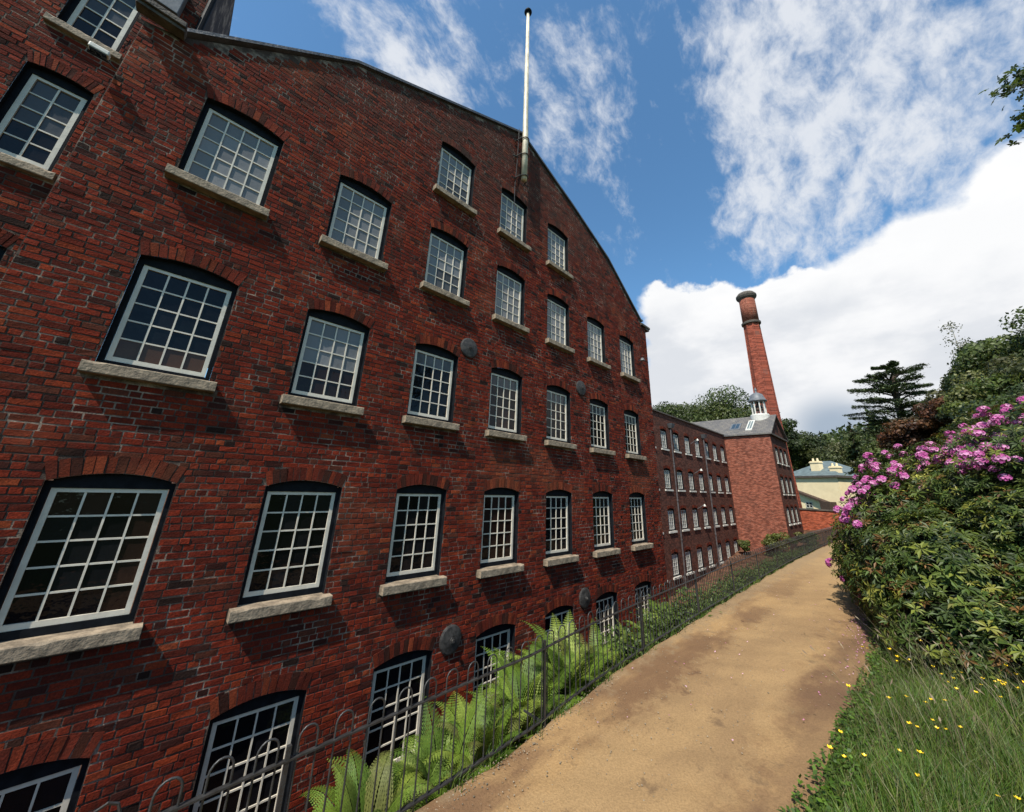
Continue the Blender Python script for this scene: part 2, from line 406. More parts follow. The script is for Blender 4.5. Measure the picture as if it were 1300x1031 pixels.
# bricks one by one
BT = [(.215, .026, .010), (.165, .020, .009), (.110, .016, .008), (.26, .038, .012), (.052, .013, .009), (.024, .011, .008), (.29, .055, .018), (.12, .032, .017)]
BW = [.31, .28, .17, .09, .05, .02, .02, .06]
def brick(mb, x0, x1, z0, z1, y, side=None, tint=None):
    g = .0065; pr = random.uniform(.003, .008); j = .0038
    if random.random() < .03: pr += .006
    t = tint or BT[int(rng.choice(len(BT), p=BW))]
    k = random.uniform(.82, 1.18); t = tuple(c*k*.92 for c in t)
    def q(a): return a+random.uniform(-j, j)
    b = .004
    fx = [(x0+g+b, z0+g+b), (x1-g-b, z0+g+b), (x1-g-b, z1-g-b), (x0+g+b, z1-g-b)]
    bx = [(x0+g, z0+g), (x1-g, z0+g), (x1-g, z1-g), (x0+g, z1-g)]
    vs = [(q(a), y-pr+random.uniform(-.0035, .0035), q(c)) for a, c in fx]+[(a, y+.003, c) for a, c in bx]
    mb.add(vs, [(0, 1, 2, 3), (4, 5, 1, 0), (5, 6, 2, 1), (6, 7, 3, 2), (7, 4, 0, 3)], t, 1)
CH = .086
ARCH = .23
nrow = int((14.1-ZB)/CH)
for r in range(nrow):
    z0 = ZB+r*CH; z1 = z0+CH; zc = (z0+z1)/2
    header = (r % 4 == 2)
    # spans blocked by openings and their brick heads
    blk = []
    for _, _, ox, oz, oh in openings:
        if oz-.15 < zc < oz-.0: blk.append((ox-OW/2-.10, ox+OW/2+.10))          # stone sill
        elif oz <= zc < oz+oh+.01: blk.append((ox-OW/2, ox+OW/2))
        elif oz+oh+.01 <= zc < oz+oh+RISE+ARCH-.03:
            hw = OW/2+.035
            top = oz+oh+ARCH-.03
            if zc > top: hw *= math.sqrt(max(0, 1-(zc-top)/RISE))
            blk.append((ox-hw, ox+hw))
    blk.sort()
    x = -1.85-random.uniform(0, .2); wob = random.uniform(-.004, .004)
    while x < 14.45:
        L = (.115 if header else .232)*random.uniform(.88, 1.10)
        if not header and random.random() < .14: L = .115
        a, b = max(x, -1.85), min(x+L, 14.45); x += L
        segs = [(a, b)]
        for p, q_ in blk:
            ns = []
            for s0, s1 in segs:
                if q_ <= s0 or p >= s1: ns.append((s0, s1))
                else:
                    if p > s0: ns.append((s0, p))
                    if q_ < s1: ns.append((q_, s1))
            segs = ns
        for s0, s1 in segs:
            if s1-s0 < .035: continue
            top = min(outz(s0), outz(s1))
            if z1 > top-.01: continue
            brick(mb, s0, s1, z0+wob, z1+wob, WY)
wall = mb.build('wall', [M['mortar'], M['brick']], mill)

def arch_bricks(w=OW, rise=RISE, hh=ARCH):
    mb = MB(); n = 13
    for k in range(n):
        xa = -w/2+w*k/n; xb = -w/2+w*(k+1)/n; sp = .10*hh/.23
        pts = []
        za, zb_ = arc_z(xa, w, rise), arc_z(xb, w, rise)
        ta, tb = xa*(1+sp/w*1.2), xb*(1+sp/w*1.2)
        h = hh-.02-random.uniform(0, .012)
        t = random.choice([(.25, .048, .018), (.17, .026, .013), (.12, .020, .011), (.15, .024, .012), (.06, .018, .011), (.20, .032, .013)]); kk = random.uniform(.6, 1.15)
        pr = random.uniform(.006, .014); g = .005
        jx = lambda: random.uniform(-.005, .005)
        q0 = [(xa+g+jx(), za+.004), (xb-g+jx(), zb_+.004), (tb-g+jx(), zb_+h+jx()), (ta+g+jx(), za+h+jx())]
        vs = [(a, -pr+random.uniform(-.003, .003), c) for a, c in q0]+[(a, .003, c) for a, c in q0]
        mb.add(vs, [(0, 1, 2, 3), (4, 5, 1, 0), (5, 6, 2, 1), (6, 7, 3, 2), (7, 4, 0, 3)], tuple(c*kk for c in t), 0)
    return mb
def shift(mb, x, y, z): mb.v = [(a+x, b+y, c+z) for a, b, c in mb.v]; return mb

def sash(w=OW, h=OH, nc=4, nr=5, dep=.10):
    mb = MB(); s = .052; m = .021; x0, x1 = -w/2+.058, w/2-.058; z0, z1 = .085, h-.075
    y0, y1 = dep, dep+.05
    mb.box(x0, x0+s, y0, y1, z0, z1); mb.box(x1-s, x1, y0, y1, z0, z1)
    mb.box(x0+s, x1-s, y0+.002, y1, z0, z0+s*1.15); mb.box(x0+s, x1-s, y0+.002, y1, z1-s, z1)
    gx0, gx1, gz0, gz1 = x0+s, x1-s, z0+s*1.15, z1-s
    for k in range(1, nc):
        x = gx0+(gx1-gx0)*k/nc; mb.box(x-m/2, x+m/2, y0+.010, y1, gz0, gz1)
    for k in range(1, nr):
        z = gz0+(gz1-gz0)*k/nr; mb.box(gx0, gx1, y0+.013, y1, z-m/2, z+m/2)
    return mb, (gx0, gx1, gz0, gz1, y0+.028)
def casing(w=OW, h=OH, rise=RISE, dep=.10):
    mb = MB(); a = .001; n = 8
    # lining of the opening
    prof = [(-w/2+a, 0.001)]+[(-w/2+a, h)]+[((-w/2+a)+(w-2*a)*k/n, h-a+arc_z(-w/2+w*k/n, w, rise)) for k in range(1, n)]+[(w/2-a, h), (w/2-a, .001)]
    for (xa, za), (xb, zb_) in zip(prof, prof[1:]): mb.quad((xa, -.002, za), (xb, -.002, zb_), (xb, dep+.06, zb_), (xa, dep+.06, za))
    # frame face behind
    y = dep+.03; x0, x1, z0, z1 = -w/2+.05, w/2-.05, .08, h-.08
    mb.box(-w/2+a, x0, y-.045, y+.03, .001, h); mb.box(x1, w/2-a, y-.045, y+.03, .001, h)
    mb.box(x0, x1, y-.045, y+.03, .001, z0)
    for k in range(n):
        xa = x0+(x1-x0)*k/n; xb = x0+(x1-x0)*(k+1)/n
        ta, tb = h-a+arc_z(xa, w, rise), h-a+arc_z(xb, w, rise)
        mb.quad((xa, y-.045, z1), (xb, y-.045, z1), (xb, y-.045, tb), (xa, y-.045, ta))
    mb.quad((x0, y-.045, z1), (x1, y-.045, z1), (x1, y+.03, z1), (x0, y+.03, z1))
    return mb
def panes(rect, nc, nr, cols):
    mb = MB(); x0, x1, z0, z1, y = rect
    for i in range(nc):
        for k in range(nr):
            a, b = x0+(x1-x0)*i/nc, x0+(x1-x0)*(i+1)/nc; c_, d_ = z0+(z1-z0)*k/nr, z0+(z1-z0)*(k+1)/nr
            ty = random.uniform(-.002, .002); tx = random.uniform(-.0015, .0015); t = cols(i, k)
            mb.quad((a, y-ty-tx, c_), (b, y-ty+tx, c_), (b, y+ty+tx, d_), (a, y+ty-tx, d_), t)
    return mb
def sill(w=OW, h=.145, pr=.155, ext=.09):
    mb = MB(); n = 12; x0, x1 = -w/2-ext, w/2+ext
    ring = []
    for k in range(n+1):
        x = x0+(x1-x0)*k/n; e = random.uniform(0, .007) if 0 < k < n else 0
        c = random.uniform(.01, .03) if random.random() < .10 else 0
        ring.append([(x, .10, 0.), (x, -pr+.008+e+c*.6, -.004), (x, -pr+e, -.014-c), (x, -pr+random.uniform(0, .004), -h+.01), (x, -pr+.01, -h), (x, .0, -h), (x, .10, -h)])
    for r_ in ring: mb.v.extend(r_)
    for k in range(n):
        for j in range(6): mb.f.append((k*7+j, k*7+j+1, (k+1)*7+j+1, (k+1)*7+j))
    mb.f += [tuple(range(6, -1, -1)), tuple(n*7+j for j in range(7))]
    mb.t = [None]*len(mb.f); mb.m = [0]*len(mb.f)
    return mb

def jt(c, a, b):
    k = random.uniform(a, b); return tuple(v*k for v in c)
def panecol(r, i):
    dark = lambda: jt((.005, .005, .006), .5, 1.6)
    grey = lambda: jt((.165, .165, .165), .75, 1.15)  # grey of reflected sky, put into the pane colour
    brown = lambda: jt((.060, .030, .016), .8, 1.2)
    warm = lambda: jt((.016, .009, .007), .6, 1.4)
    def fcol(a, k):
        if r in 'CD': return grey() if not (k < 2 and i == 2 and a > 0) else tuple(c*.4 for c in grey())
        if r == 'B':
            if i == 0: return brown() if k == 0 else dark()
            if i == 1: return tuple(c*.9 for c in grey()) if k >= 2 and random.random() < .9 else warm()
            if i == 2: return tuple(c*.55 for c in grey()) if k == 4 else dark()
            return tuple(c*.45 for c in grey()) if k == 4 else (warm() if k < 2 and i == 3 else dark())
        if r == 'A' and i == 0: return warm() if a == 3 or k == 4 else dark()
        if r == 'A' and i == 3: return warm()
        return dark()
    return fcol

def add_window(root, r, i, x, y, z, w=OW, h=OH, nc=4, nr=5, fcol=None, label=None, sh=.145, full=True):
    mb, rect = sash(w, h, nc, nr)
    o = shift(mb, x, y, z).build('window', M['white'], root, loc=(x, y, z))
    rect = (rect[0]+x, rect[1]+x, rect[2]+z, rect[3]+z, rect[4]+y)
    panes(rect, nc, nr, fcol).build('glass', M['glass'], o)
    shift(casing(w, h), x, y, z).build('frame', M['black'], o)
    shift(sill(w, sh), x, y, z).build('sill', M['stone'], o)
    shift(arch_bricks(w), x, y, z+h).build('brick_arch', M['brick'], o)
    if label: o['label'] = label
    return o
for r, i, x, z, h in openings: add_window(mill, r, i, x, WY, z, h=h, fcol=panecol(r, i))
# slate roof with a thin dark verge
mb = MB()
prof = [(-1.5, 9.22)]+OUT[2:8]+[(14.15, 9.68)]
for (xa, za), (xb, zb_) in zip(prof, prof[1:]):
    mb.add([(xa, 6.63, za+.02), (xb, 6.63, zb_+.02), (xb, 6.63, zb_+.10), (xa, 6.63, za+.10), (xa, 40, za+.02), (xb, 40, zb_+.02), (xb, 40, zb_+.10), (xa, 40, za+.10)],
           [(0, 1, 2, 3), (3, 2, 6, 7), (0, 4, 5, 1)])
mb.build('roof', M['slate'], mill)
mb = MB(); mb.box(-1.98, -1.40, 6.46, 6.70, 9.20, 9.30); mb.box(-1.96, -1.40, 6.50, 6.68, 9.14, 9.20); mb.build('gutter', M['stone_dark'], mill, bevel=.01)
mb = MB(); mb.box(14.0, 14.78, 6.62, 6.80, 9.50, 9.60); mb.box(14.4, 14.72, 6.64, 12.4, 9.40, 9.50); mb.build('gutter', M['stone_dark'], mill, bevel=.01)
for (x, z) in [(4.76, 5.60), (9.36, 5.57), (4.87, -.47), (9.30, -.44)]:
    mb = MB(); R_ = .25; seg = 28
    for (ra, ya, rb, yb) in [(R_, -.0, R_, -.035), (R_, -.035, R_*.9, -.05), (R_*.9, -.05, R_*.3, -.075), (R_*.3, -.075, 0.001, -.08)]:
        for k in range(seg):
            a, b = 2*math.pi*k/seg, 2*math.pi*(k+1)/seg
            mb.quad((x+ra*math.cos(a), WY+ya, z+ra*math.sin(a)), (x+ra*math.cos(b), WY+ya, z+ra*math.sin(b)), (x+rb*math.cos(b), WY+yb, z+rb*math.sin(b)), (x+rb*math.cos(a), WY+yb, z+rb*math.sin(a)))
    pl = mb.build('tie_plate', M['iron_plate'], mill, smooth=True)
    mb = MB(); mb.tube([(x, WY-.07, z), (x, WY-.13, z)], .03, 6); mb.tube([(x, WY-.07, z), (x, WY-.095, z)], .055, 6); mb.build('bolt', M['iron_plate'], pl)
# small floodlight low on the corner, wall lamp at the far edge
t = thing('floodlight', 'small white floodlight fixed at the corner below the top left window', 'light', (-2.02, 6.7, 8.0))
mb = MB(); mb.box(-2.12, -1.92, 6.50, 6.60, 7.95, 8.03); mb.build('housing', M['white_far'], t, bevel=.015)
mb = MB(); mb.box(-2.10, -1.94, 6.51, 6.59, 7.935, 7.949); mb.build('lens', M['glass'], t)
mb = MB(); mb.tube([(-2.02, 6.60, 8.0), (-1.88, 6.74, 8.0)], .015, 6); mb.build('bracket', M['iron'], t)
t = thing('wall_lamp', 'small wall lamp beside the last window of the third row of the gabled mill', 'light', (13.52, WY, 7.67))
mb = MB(); mb.tube([(13.52, 6.7, 7.67), (13.52, 6.55, 7.71)], .02, 6); mb.build('bracket', M['iron'], t)
mb = MB(); mb.lathe(13.52, 6.50, [(.03, 7.75), (.07, 7.71), (.09, 7.63), (.05, 7.61)], 12); mb.build('lamp_shade', M['lead'], t)

# ------------------------------------------------------------------ flagpole on the apex
t = thing('flagpole', 'tall cream flagpole bracketed to the brick gable apex', 'flagpole', (6.2, 6.45, 11.75))
mb = MB(); mb.tube([(6.2, 6.43, 11.75), (6.2, 6.43, 13.7), (6.18, 6.43, 14.6), (6.12, 6.43, 20.0)], [.10, .097, .088, .055], 16); mb.build('pole', M['pole'], t, smooth=True)
mb = MB(); mb.lathe(6.12, 6.43, [(.05, 19.98), (.13, 20.02), (.15, 20.07), (.13, 20.12), (.04, 20.16)], 14); mb.build('finial', M['black'], t, smooth=True)
for z in (11.85, 12.75, 13.45):
    mb = MB()
    ring = [(6.2+.125*math.cos(a), 6.43+.125*math.sin(a), z) for a in np.linspace(0, 2*math.pi, 17)]
    mb.tube(ring, .018, 6, cap=False); mb.tube([(6.04, 6.43, z), (5.98, 6.72, z)], .02, 6); mb.tube([(6.34, 6.43, z), (6.42, 6.72, z)], .02, 6)
    mb.tube([(5.86, 6.66, z-.03), (6.04, 6.62, z)], .022, 6)
    mb.build('bracket', M['iron_plate'], t)
mb = MB(); mb.tube([(6.06, 6.6, 14.0), (6.05, 6.62, 12.6), (6.02, 6.66, 11.4), (6.10, 6.67, 9.6)], .012, 5); mb.build('conductor', M['iron'], t)

# ------------------------------------------------------------------ left range, set back behind the corner
lb = thing('brick_mill', 'set-back brick mill range with narrow windows at the far left', 'mill building', (-6, 7.5, ZB))
LY = 7.5
lops = []
for cx in (-2.475, -4.3, -6.1):
    for z in (1.1, 3.55, 6.40, 8.90): lops.append((cx, z, .65, 1.58, .06))
mb = MB(); backing(mb, -12, -1.5, ZB, lambda x: 14.0, lops, LY)
mb.quad((-1.5, LY, 8.0), (-1.5, 12, 8.0), (-1.5, 12, 14.0), (-1.5, LY, 14.0))
for r in range(int((14-ZB)/CH)):
    z0 = ZB+r*CH; zc = z0+CH/2; x = -4.9-random.uniform(0, .2)
    blk = []
    for cx, oz, ow, oh, rise in lops:
        if oz-.14 < zc < oz: blk.append((cx-ow/2-.07, cx+ow/2+.07))
        elif oz <= zc < oz+oh+.01: blk.append((cx-ow/2, cx+ow/2))
        elif zc < oz+oh+rise+ARCH-.03 and zc >= oz: blk.append((cx-ow/2-.03, cx+ow/2+.03))
    while x < -1.5:
        L = .232*random.uniform(.88, 1.1) if random.random() < .8 else .115
        a, b = x, min(x+L, -1.5); x += L
        if zc < 8.9 and a > -1.85: continue
        segs = [(a, b)]
        for p, q_ in blk: segs = [s for s0, s1 in segs for s in ([(s0, s1)] if (q_ <= s0 or p >= s1) else [q for q in ((s0, p), (q_, s1)) if q[1]-q[0] > 0])]
        for s0, s1 in segs:
            if s1-s0 > .035: brick(mb, s0, s1, z0, z0+CH, LY)
mb.build('wall', [M['mortar'], M['brick']], lb)
for cx, oz, ow, oh, rise in lops:
    w_, h_ = ow, oh
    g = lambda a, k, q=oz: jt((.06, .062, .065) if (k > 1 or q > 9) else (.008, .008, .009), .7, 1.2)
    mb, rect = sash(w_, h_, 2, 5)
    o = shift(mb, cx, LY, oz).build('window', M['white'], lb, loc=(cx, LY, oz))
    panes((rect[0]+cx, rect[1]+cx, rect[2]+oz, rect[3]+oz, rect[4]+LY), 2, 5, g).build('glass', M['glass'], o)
    shift(casing(w_, h_, rise), cx, LY, oz).build('frame', M['black'], o)
    shift(sill(w_, .13, .09, .07), cx, LY, oz).build('sill', M['stone'], o)
    shift(arch_bricks(w_, rise), cx, LY, oz+h_).build('brick_arch', M['brick'], o)
mb = MB(); mb.tube([(-1.46, 7.44, 9.6), (-1.46, 7.44, 14.0)], .05, 10); mb.build('downpipe', M['black'], lb)
mb = MB(); mb.box(-2.06, -1.74, 7.30, 7.49, 10.25, 11.0); mb.build('vent_box', M['lead'], lb, bevel=.01)
#==PART3==
# ------------------------------------------------------------------ ground, path
FENCE = [(-6, 3.0), (0, 3.02), (3.3, 3.10), (4.65, 3.24), (6.55, 3.34), (9.36, 3.44), (13.3, 3.53), (18.1, 3.60), (24, 3.58), (30, 3.46), (38, 3.2), (46, 2.6)]
def fy(x): return float(np.interp(x, [p[0] for p in FENCE], [p[1] for p in FENCE]))
def pr_y(x): return float(np.interp(x, [-6, 3, 5.6, 9, 12.5, 18, 30, 46], [1.42, 1.26, 1.06, .94, 1.05, 1.2, .6, -1.5]))
def gz(x, y):
    f_ = fy(x)
    if y > f_+.05:
        t = y-f_-.05
        if x < 14.4: z = -.05-min(t*1.05, 2.95) if t < 2.81 else -3.0
        else:
            tb = np.interp(x, [14.4, 30, 44, 56], [1, 1, .62, .0])
            z = -.05-min(t*.75, 4.3)*tb
        far = max(0, math.hypot(x-50, y)-45) if x > 60 or y > 30 else 0
        return z+min(far*.26, 16)
    z = -.03
    p = pr_y(x)
    if y < p:
        t = p-y
        z = .01+.06*min(t, 1)+.03*math.sin(x*1.7)*min(t, 1)
        if y < -4: z += min((-4-y)*.40, 9)*np.interp(x, [5, 20], [.25, 1])
    far = max(0, x-62)
    return z+min(far*.22, 14)
xs = np.unique(np.concatenate([np.arange(-40, 0, 2.), np.arange(0, 20, .25), np.arange(20, 60, 1.), np.arange(60, 200, 6.), np.arange(200, 900, 60.)]))
ys = np.unique(np.concatenate([np.arange(-600, -60, 60.), np.arange(-60, -6, 3.), np.arange(-6, 8, .2), np.arange(8, 60, 2.), np.arange(60, 600, 60.)]))
V = np.array([(x, y, gz(x, y)+((random.random()-.5)*.03 if abs(x) < 20 else 0)) for y in ys for x in xs]); nx = len(xs)
Fq = np.array([(j*nx+i, j*nx+i+1, (j+1)*nx+i+1, (j+1)*nx+i) for j in range(len(ys)-1) for i in range(nx-1)])
tag(np_mesh('ground', V, Fq, M['ground'], smooth=True), kind='structure')
# path sheet with a slightly rutted surface
xs = np.concatenate([np.arange(-6, 2, .4), np.arange(2, 16, .06), np.arange(16, 46, .4)]); ny = 44
V = []; 
for x in xs:
    a, b = pr_y(x)-.12+.05*math.sin(x*2.3)+.04*math.sin(x*5.1), fy(x)+.03+.02*math.sin(x*4)
    for j in range(ny):
        t = j/(ny-1); y = a+(b-a)*t
        z = .010*math.sin(x*1.3+y*2)+.008*math.sin(x*3.7-y*4.1)+.005*math.sin(x*9.1+y*7.3)+random.uniform(-.003, .003)-.012*math.exp(-((y-2.7)/.25)**2)
        if j in (0, ny-1): z = -.05
        V.append((x, y, z+.012))
nx = len(xs)
Fq = np.array([(i*ny+j, (i+1)*ny+j, (i+1)*ny+j+1, i*ny+j+1) for i in range(nx-1) for j in range(ny-1)])
tag(np_mesh('path', V, Fq, M['path'], smooth=True), kind='structure')
# loose grit: small stones scattered on the path
n = 1900; C = np.stack([2+12*rng.random(n)**1.4, rng.random(n), np.zeros(n)], 1)
C[:, 1] = [pr_y(a)+(fy(a)-pr_y(a))*(b**.6 if k % 3 else .93+.07*b) for k, (a, b) in enumerate(C[:, :2])]; C[:, 2] = .016
oct_ = np.array([(1, 0, 0), (-1, 0, 0), (0, 1, 0), (0, -1, 0), (0, 0, .7), (0, 0, -.7)]); of = np.array([(0, 2, 4), (2, 1, 4), (1, 3, 4), (3, 0, 4), (2, 0, 5), (1, 2, 5), (3, 1, 5), (0, 3, 5)])
s_ = rng.uniform(.003, .010, (n, 1, 1))*rng.uniform(.6, 1.3, (n, 6, 1))
V = (C[:, None, :]+oct_[None]*s_).reshape(-1, 3); Fq = (of[None]+np.arange(n)[:, None, None]*6).reshape(-1, 3)
tag(np_mesh('gravel', V, Fq, M['pebble']), kind='stuff', label='loose pale grit and small stones lying on the path')

# ------------------------------------------------------------------ railing
fen = thing('iron_railing', 'black iron hoop-top railing running along the left edge of the path', 'railing', (3, 3.1, 0))
RZ, HZ = .70, .84
posts = []
x = -4.1
while x < 45:
    posts.append(x); x += 2.56
hoops = []
for a, b in zip(posts, posts[1:]):
    k = 22; n = 11
    for i in range(n): hoops.append(a+(b-a)*(i+.5)/n)
def hoop_mb(mb, x, h0=.0, near=True):
    y = fy(x); sp = .058; r = .0068; z0 = .03
    ln = random.uniform(-.004, .004); ly = random.uniform(-.006, .006)
    arc = [(x-sp*math.cos(t)+ln, y+ly, HZ-sp+sp*1.05*math.sin(t)) for t in np.linspace(0, math.pi, 9 if near else 5)]
    mb.tube([(x-sp, y, z0)]+arc+[(x+sp, y, z0)], r, 6 if near else 4, cap=False)
    return mb
hs = sorted(hoops, key=lambda x: abs(x-4.5) if x > .4 else 99)
near = sorted(h for h in hs[:100]); rest = [h for h in hoops if h not in near]
for h in near:
    hoop_mb(MB(), h).build('hoop_bar', M['iron'], fen, smooth=True, loc=(h, fy(h), 0))
mb = MB()
for h in rest: hoop_mb(mb, h, near=False)
tag(mb.build('hoop_bars', M['iron'], fen), kind='stuff')
for x in posts:
    y = fy(x); mb = MB(); mb.box(x-.013, x+.013, y-.013, y+.013, -.1, .775, jit=.001); mb.box(x-.008, x+.008, y+.016, y+.30, .02, .04)
    mb.build('post', M['iron'], fen)
pts = sorted(set(posts+[p[0] for p in FENCE if -4 < p[0] < posts[-1]]))
for z, nm in ((RZ, 'top_rail'), (.075, 'bottom_rail')):
    mb = MB()
    for a, b in zip(pts, pts[1:]):
        ya, yb = fy(a), fy(b); w_, h_ = (.015, .0055)
        q = [(a, ya-w_, z-h_), (a, ya+w_, z-h_), (a, ya+w_, z+h_), (a, ya-w_, z+h_)]; q2 = [(b, yb-w_, z-h_), (b, yb+w_, z-h_), (b, yb+w_, z+h_), (b, yb-w_, z+h_)]
        mb.add(q+q2, [(0, 1, 5, 4), (1, 2, 6, 5), (2, 3, 7, 6), (3, 0, 4, 7)])
    mb.build(nm, M['iron'], fen)

# ------------------------------------------------------------------ the long wing beyond
WGY = 12.5
wing = thing('mill_wing', 'long four storey brown brick mill wing with a flat parapet and small windows', 'mill building', (30, WGY, -4.5))
wops = []
for i in range(-1, 7):
    for z in (5.72, 2.66, -.28, -3.28): wops.append((28.60+2.33*i, z, 1.12, 1.48, .10))
mb = MB(); backing(mb, 14.45, 43.76, -6, lambda x: 8.55, wops, WGY)
for ox, oz, ow, oh, rise in wops:      # brick reveals
    for a, b in (((ox-ow/2, oz), (ox-ow/2, oz+oh)), ((ox+ow/2, oz), (ox+ow/2, oz+oh)), ((ox-ow/2, oz+oh), (ox+ow/2, oz+oh))):
        mb.quad((a[0], WGY, a[1]), (b[0], WGY, b[1]), (b[0], WGY+.16, b[1]), (a[0], WGY+.16, a[1]))
mb.quad((14.45, WGY, 8.55), (43.76, WGY, 8.55), (43.76, 22, 8.55), (14.45, 22, 8.55))
mb.build('wall', M['brick_wing'], wing)
mb = MB(); mb.box(14.5, 43.76, WGY-.10, WGY+.25, 8.55, 8.66); mb.build('coping', M['stone_dark'], wing)
wprev = None
def far_window(root, x, y, z, w, h, nc=3, nr=5, arch=True, mat='white_far', tint=(.10, .11, .115)):
    mb, rect = sash(w, h, nc, nr, .07)
    o = shift(mb, x, y, z).build('window', M[mat], root, loc=(x, y, z))
    rect = (rect[0]+x, rect[1]+x, rect[2]+z, rect[3]+z, rect[4]+y)
    panes(rect, nc, nr, lambda a, k: jt(tint, .4, 1.3)).build('glass', M['glass'], o)
    shift(casing(w, h, .10, .07), x, y, z).build('frame', M['black'], o)
    mb = MB(); mb.box(x-w/2-.09, x+w/2+.09, y-.09, y+.1, z-.13, z-.005, jit=.004); mb.build('sill', M['white_far'] if mat == 'white_far' else M['stone'], o)
    if arch: shift(arch_bricks(w, .10, .22), x, y, z+h).build('brick_arch', M['brick'], o)
    return o
for ox, oz, ow, oh, rise in wops: far_window(wing, ox, WGY, oz, ow, oh, 3, 5, tint=(.20, .21, .21) if oz < 3 else (.22, .23, .23))
for x in (29.72, 37.05):
    mb = MB(); mb.tube([(x, WGY-.12, -4.6), (x, WGY-.12, 7.5)], .06, 10)
    for z in (-3.6, -1, 1.8, 4.6): mb.tube([(x, WGY-.12, z), (x, WGY-.12, z+.12)], .08, 10)
    dp = mb.build('downpipe', M['pipe'], wing, smooth=False)
    mb = MB(); mb.add([(x-.16, WGY-.30, 7.5), (x+.16, WGY-.30, 7.5), (x+.16, WGY-.02, 7.5), (x-.16, WGY-.02, 7.5), (x-.32, WGY-.42, 7.85), (x+.32, WGY-.42, 7.85), (x+.32, WGY-.01, 7.85), (x-.32, WGY-.01, 7.85)],
        [(0, 3, 2, 1), (4, 5, 6, 7), (0, 1, 5, 4), (1, 2, 6, 5), (2, 3, 7, 6), (3, 0, 4, 7)]); mb.build('hopper', M['lead'], dp)
for (x, z) in ((34.1, 6.95), (34.1, 4.35), (33.9, 1.45)):
    t = thing('wall_lamp', 'white bracket lamp on the brown wing, %s of three one above another' % {6.95: 'uppermost', 4.35: 'middle', 1.45: 'lowest'}[z], 'light', (x, WGY, z), 'white bracket lamps on the wing wall')
    mb = MB(); mb.tube([(x, WGY, z-.25), (x, WGY-.35, z-.05), (x+.02, WGY-.55, z+.12)], .022, 6); mb.build('bracket', M['lead'], t)
    mb = MB(); mb.lathe(x+.02, WGY-.6, [(.03, z+.15), (.06, z+.10), (.11, z-.02), (.09, z-.04)], 10); mb.build('lamp_shade', M['white_far'], t)

# ------------------------------------------------------------------ projecting tower block
tw = thing('mill_tower', 'projecting orange brick block with a pedimented gable and slate roof', 'mill building', (47.5, 8.3, -3))
X0, X1, TY, EZ, AZ, AX = 43.76, 51.2, 8.3, 8.62, 10.95, 47.48
tops = []
for x in (45.45, 47.48, 49.5):
    for z, h in ((5.72, 1.5), (2.72, 1.6), (-.05, 1.5)): tops.append((x, z, 1.15, h, .10))
tops.append((49.6, -3.0, 1.3, 2.0, .1))
mb = MB(); backing(mb, X0, X1, -5, lambda x: EZ+(AZ-EZ)*(1-abs(x-AX)/(X1-AX)), tops, TY, (AX,))
mb.build('front_wall', M['brick_wing'], tw)
mb = MB(); mb.quad((X0, 12.5, -5), (X0, TY, -5), (X0, TY, EZ), (X0, 12.5, EZ)); mb.quad((X0, 12.5, 8.55), (X0, 24, 8.55), (X0, 24, EZ), (X0, 12.5, EZ))
mb.quad((X1, TY, -5), (X1, 24, -5), (X1, 24, EZ), (X1, TY, EZ)); mb.build('side_wall', M['brick_tower'], tw)
mb = MB(); o_ = .22
for sx, xe in ((-1, X0-o_), (1, X1+o_)):
    ez = EZ-.06
    mb.quad((xe, TY-o_, ez), (xe, 24, ez), (AX, 24, AZ+.08), (AX, TY-o_, AZ+.08)); mb.quad((xe, TY-o_, ez-.12), (AX, TY-o_, AZ-.04), (AX, TY-o_, AZ+.08), (xe, TY-o_, ez))
    mb.quad((xe, TY-o_, ez), (xe, 24, ez), (xe, 24, ez-.12), (xe, TY-o_, ez-.12))
    mb.quad((xe, TY-o_, ez-.12), (xe, 24, ez-.12), (AX, 24, AZ-.04), (AX, TY-o_, AZ-.04))
rf = mb.build('roof', M['slate_old'], tw)
mb = MB(); mb.box(X0+.0, X1, TY-.20, TY-.005, EZ-.22, EZ-.06); mb.build('cornice', M['stone_dark'], tw)
mb = MB(); mb.box(X0-.20, X0-.005, TY-.05, 12.3, EZ-.20, EZ-.07); mb.build('gutter', M['black'], tw)
for ox, oz, ow, oh, rise in tops[:9]: far_window(tw, ox, TY, oz, ow, oh, 2, 5, mat='white_far')
mb = MB(); mb.box(48.98, 50.22, TY+.1, TY+.2, -3, -1); mb.build('door', M['black'], tw)
mb = MB()
for k in range(16):
    a, b = 2*math.pi*k/16, 2*math.pi*(k+1)/16
    mb.poly([(AX, TY-.02, 9.45), (AX+.42*math.cos(a), TY-.02, 9.45+.42*math.sin(a)), (AX+.42*math.cos(b), TY-.02, 9.45+.42*math.sin(b))])
mb.build('clock_face', M['black'], tw)
